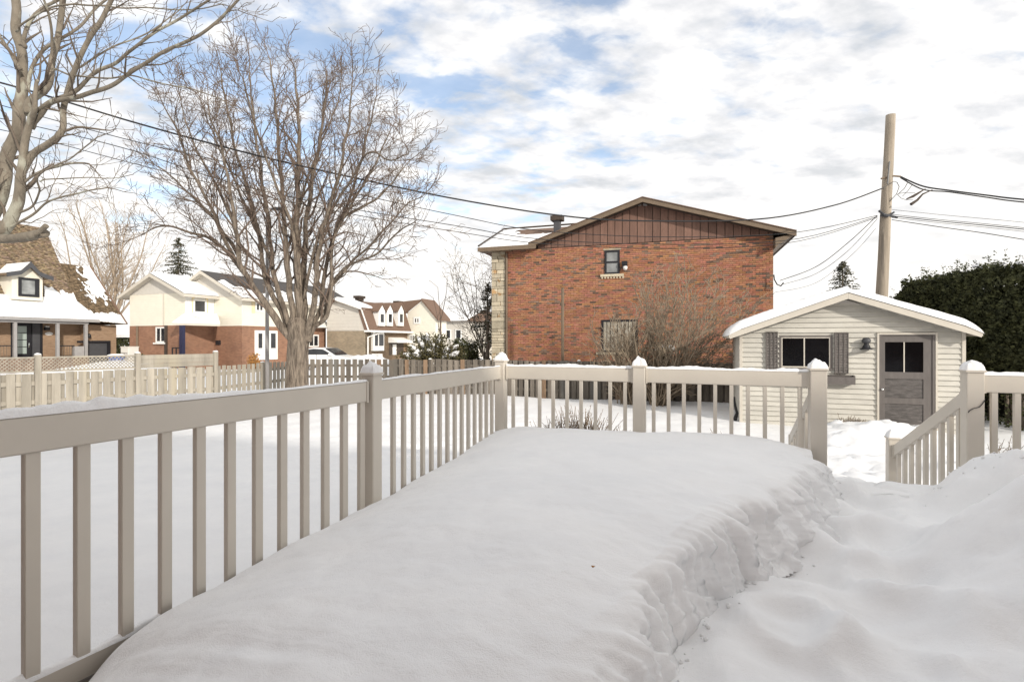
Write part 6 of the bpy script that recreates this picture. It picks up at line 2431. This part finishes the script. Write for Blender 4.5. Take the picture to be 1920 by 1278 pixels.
part('lens', MB().box(tf, ta(86.5, lm_), ta(93, lm_), lm_ + .01, WB - .03, tc(90, 613.2, lm_), tc(90, 611, lm_)), 'white', wl)
oc = T(91.5, 625.5, WB - .005)
on = lambda a, b, c: (oc.x + EXT.x * a * 1.9 - EYT.x * c, oc.y + EXT.y * a * 1.9 - EYT.y * c, oc.z + b)
part('number_plate', MB().lathe(on, [(.11, 0), (.11, .03), (.09, .04), (.002, .041)], 18), 'white', tan)
for (p0, p1) in ((-20, 24), (113, 141)):
    zr_, zl_ = tc((p0 + p1) / 2, 649, 0), tc((p0 + p1) / 2, 669, 0)
    n = int((ta(p1, 0) - ta(p0, 0)) / .13)
    part('railing', MB().box(tf, ta(p0, 0), ta(p1, 0), .05, .11, zr_, zr_ + .06), 'black', tan)
    mbx = MB()
    for k in range(n):
        x = ta(p0, 0) + k * .13
        mbx.box(tf, x, x + .03, .07, .09, zl_, zr_ - .001)
    part('railing', mbx, 'trim_brown', tan, kind='stuff')
part('garage_door', MB().box(tf, ta(166, .85), ta(201, .85), .86, .898, .3, tc(184, 643, .85)), 'darkgrey', tan)
part('garage_frame', MB().box(tf, ta(146, .8), ta(207, .8), .78, .899, tc(176, 642.8, .8), tc(176, 638.5, .8)).box(tf, ta(201.3, .8), ta(207, .8), .78, .899, .3, tc(176, 643, .8)), 'black', tan)
part('planter_wall', MB().box(tf, ta(140, 0), ta(158, 0), .0, .3, .3, tc(150, 649, 0)), 'greypost', tan)
lc = T(167, 630, .70)
part('wall_light', MB().lathe(lambda a, b, c: (lc.x + a, lc.y + b, lc.z + c), [(.05, -.13), (.1, -.1), (.12, .02), (.09, .12), (.03, .17)], 10), 'black', tan)
# dormer
db0, db1 = .55, 4.0
A0, A1 = ta(22, db0), ta(80, db0)
am = (A0 + A1) / 2
zd0, zd1, zdp = tc(50, 562, db0), tc(50, 519, db0), tc(50, 498, db0)
dm = part('dormer', MB().prism([tf(A0, db0, zd0), tf(A1, db0, zd0), tf(A1, db0, zd1), tf(am, db0, zdp), tf(A0, db0, zd1)],
                               [tf(A0, db1, zd0), tf(A1, db1, zd0), tf(A1, db1, zd1), tf(am, db1, zdp), tf(A0, db1, zd1)]), 'siding', tan)
sl = (zdp - zd1) / (am - A0)
for sg in (-1, 1):
    ea = am + sg * (am - A0 + .38)
    lo_ = [(am, zdp), (am + sg * (am - A0) * .62, zdp - sl * (am - A0) * .74), (ea, zd1 - .04)]
    hi_ = [(ea, zd1 + .10), (am + sg * (am - A0) * .60, zdp - sl * (am - A0) * .54), (am, zdp + .18)]
    part('dormer_roof', MB().prism([tf(a, db0 - .3, c) for a, c in lo_ + hi_], [tf(a, db1, c) for a, c in lo_ + hi_]), 'trim_brown', dm)
    fp = [(am, zdp - .12), (lo_[1][0], lo_[1][1] - .10), (ea, zd1 - .12), (ea, zd1 + .13), (hi_[1][0], hi_[1][1] + .02), (am, zdp + .22)]
    part('fascia', MB().prism([tf(a, db0 - .36, c) for a, c in fp], [tf(a, db0 - .301, c) for a, c in fp]), 'darkgrey', dm)
    sn = [(a, c + .01) for a, c in reversed(hi_)] + [(hi_[0][0], hi_[0][1] + .10), (hi_[1][0], hi_[1][1] + .14), (am, zdp + .22)]
    if sg < 0:
        part('dormer_snow', MB().prism([tf(a, db0 - .25, c) for a, c in sn], [tf(a, db1, c) for a, c in sn]), 'snow', dm)
wi, wj = ta(34, db0), ta(73, db0)
z0_, z1_ = tc(52, 556, db0), tc(52, 521, db0)
fw_ = .14
wdw = part('window', MB().box(tf, wi, wj, db0 - .06, db0 - .002, z0_, z0_ + fw_).box(tf, wi, wj, db0 - .06, db0 - .002, z1_ - fw_, z1_)
           .box(tf, wi, wi + fw_, db0 - .06, db0 - .002, z0_ + fw_ + .001, z1_ - fw_ - .001).box(tf, wj - fw_ * 1.5, wj, db0 - .06, db0 - .002, z0_ + fw_ + .001, z1_ - fw_ - .001), 'black', tan)
part('pane', MB().box(tf, wi + fw_ + .002, wj - fw_ * 1.5 - .002, db0 - .03, db0 - .004, z0_ + fw_ + .002, z1_ - fw_ - .002), 'glass_pale', wdw)

# ---------- yard things by the houses
bx = G(244, 30)
gb = thing('grey_cabinet', 'square grey utility box between the tan house and the cream house', 'cabinet', (bx.x, bx.y, .4))
gq2 = frame((bx.x, bx.y, 0))
part('body', MB().cbox(gq2, -.36, .30, -.3, .3, .4, EYE - .37, .02), 'siding_grey', gb)
part('lid', MB().cbox(gq2, -.38, .32, -.32, .32, EYE - .369, EYE - .32, .02), 'trim_cream', gb)
part('seam', MB().box(gq2, -.30, .24, -.315, -.302, EYE - .72, EYE - .69).box(gq2, -.05, -.02, -.315, -.302, EYE - 1.2, EYE - .721), 'taupe', gb)
bb = G(218, 29.5)
bn = thing('blue_bin', 'low blue plastic tub capped with snow in front of the garage', 'bin', (bb.x, bb.y, .4))
bq3 = lambda a, b, c: (bb.x + a * 1.2, bb.y + b, c)
part('tub', MB().lathe(bq3, [(.28, EYE - 1.25), (.36, EYE - .90), (.39, EYE - .87), (.39, EYE - .83)], 18), 'blue', bn)
part('snow_cap', MB().lathe(bq3, [(.38, EYE - .829), (.35, EYE - .79), (.22, EYE - .75), (.01, EYE - .74)], 18), 'snow', bn, smooth=True)
hd = thing('clipped_hedge', 'olive clipped hedge seen in the gap left of the cream house', 'hedge', G(232, 36, .4))
rg2 = random.Random(5)
hO = G(228, 36)
lmz = MB()
leafmass(lambda: (V3((hO.x + rg2.uniform(-.6, 1.0), hO.y + rg2.uniform(-.25, .1), .4 + rg2.random() * 2.2)), V3((0, -1, 0))), 3500, rg2, .08, .16, lmz)
part('foliage', lmz, 'cedar', hd)
part('snow_cap', MB().grid(lambda s, t: (hO.x - .7 + 1.8 * s, hO.y - .4 + .9 * t, 2.60 + .16 * max(0, 1 - (abs(t - .5) * 2) ** 2) ** .5), 12, 8), 'snow', hd, smooth=True)

# small white sign by the street
sgp = G(707, 27.5)
sg_ = thing('street_sign', 'small white board with dark worn letters set in the street snowbank', 'sign', (sgp.x, sgp.y, 1))
sq = frame((sgp.x, sgp.y, 0))
zs0 = EYE - (670 - 639) / F * 27.5
zs1 = EYE - (663 - 639) / F * 27.5
part('board', MB().box(sq, -.33, .33, -.02, .02, zs0, zs1), 'white', sg_)
mb = MB()
rr4 = random.Random(3)
for (a0, w) in ((-.25, .03), (-.14, .05), (-.07, .05), (0, .06), (.08, .03), (.17, .06)):
    mb.box(sq, a0, a0 + w * .4, -.026, -.021, zs0 + .04, zs0 + .04 + rr4.uniform(.07, .11))
    mb.box(sq, a0 + w * .4 + .002, a0 + w, -.026, -.021, zs0 + .08, zs0 + .11)
part('lettering', mb, 'soffit', sg_)
part('stake', MB().box(sq, -.03, .03, -.0, .02, .4, zs0 - .001), 'greypost', sg_)

# ---------- white car
cx = G(617, 34.0)
car = thing('parked_car', 'white hatchback parked between the cream house and the mansard house', 'car', (cx.x, cx.y, .42))
ce = V3((.985, -.17, 0)).normalized()
cn = V3((.17, .985, 0)).normalized()
cfm = frame((cx.x, cx.y, .42), ce, cn)
prof = [(-2.0, .30), (-2.05, .62), (-1.98, .92), (-1.75, 1.02), (-1.35, 1.38), (-.6, 1.50), (.1, 1.46), (.85, 1.02), (1.55, .90), (1.95, .72), (2.05, .45), (1.98, .25)]
body = MB()
n = len(prof)
secs = [(-.86, .93), (-.80, 1.0), (.80, 1.0), (.86, .93)]
rows = []
for (b, k) in secs:
    rows.append([cfm(x * (1 if abs(b) < .85 else .985), b, z if z < 1.05 else 1.05 + (z - 1.05) * (1 if abs(b) < .81 else .9)) for x, z in prof])
vsx = [p for r in rows for p in r]
fx = []
for i in range(3):
    for j in range(n):
        j2 = (j + 1) % n
        fx.append((i * n + j, i * n + j2, (i + 1) * n + j2, (i + 1) * n + j))
fx.append(tuple(range(n)))
fx.append(tuple(reversed(range(3 * n, 4 * n))))
body.add(vsx, fx)
part('body', body, 'carpaint', car)
gl = [(-1.62, 1.04), (-1.28, 1.33), (-.6, 1.42), (.05, 1.39), (.68, 1.05)]
part('side_window', MB().prism([cfm(x, -.875, z) for x, z in gl], [cfm(x, -.862, z) for x, z in gl]), 'glass', car)
part('windscreen', MB().prism([cfm(.16, -.74, 1.455), cfm(.88, -.78, 1.035), cfm(.93, -.78, 1.04), cfm(.21, -.74, 1.47)], [cfm(.16, .74, 1.455), cfm(.88, .78, 1.035), cfm(.93, .78, 1.04), cfm(.21, .74, 1.47)]), 'glass', car)
part('door_seam', MB().box(cfm, -.42, -.40, -.868, -.861, .4, 1.05).box(cfm, .62, .64, -.868, -.861, .4, 1.03), 'darkgrey', car)
for wx in (-1.3, 1.3):
    for sd_ in (-1, 1):
        wq = lambda a, b, c, wx=wx, sd_=sd_: cfm(wx + a, sd_ * (.70 + c), .32 + b)
        wh = part('wheel', MB().lathe(wq, [(.20, .0), (.33, .0), (.335, .03), (.335, .16), (.31, .19), (.22, .19)], 20), 'rubber', car)
        part('rim', MB().lathe(wq, [(.20, .12), (.21, .191), (.15, .195), (.06, .185), (.02, .19)], 16), 'greypost', wh)
for b in (-.7, .55):
    part('headlight', MB().box(cfm, 1.80, 1.99, b, b + .16, .66, .80), 'glass_pale', car)
part('mirror', MB().box(cfm, .50, .66, -1.0, -.87, 1.0, 1.12), 'carpaint', car)
part('bumper', MB().box(cfm, 1.95, 2.10, -.8, .8, .26, .48), 'darkgrey', car)
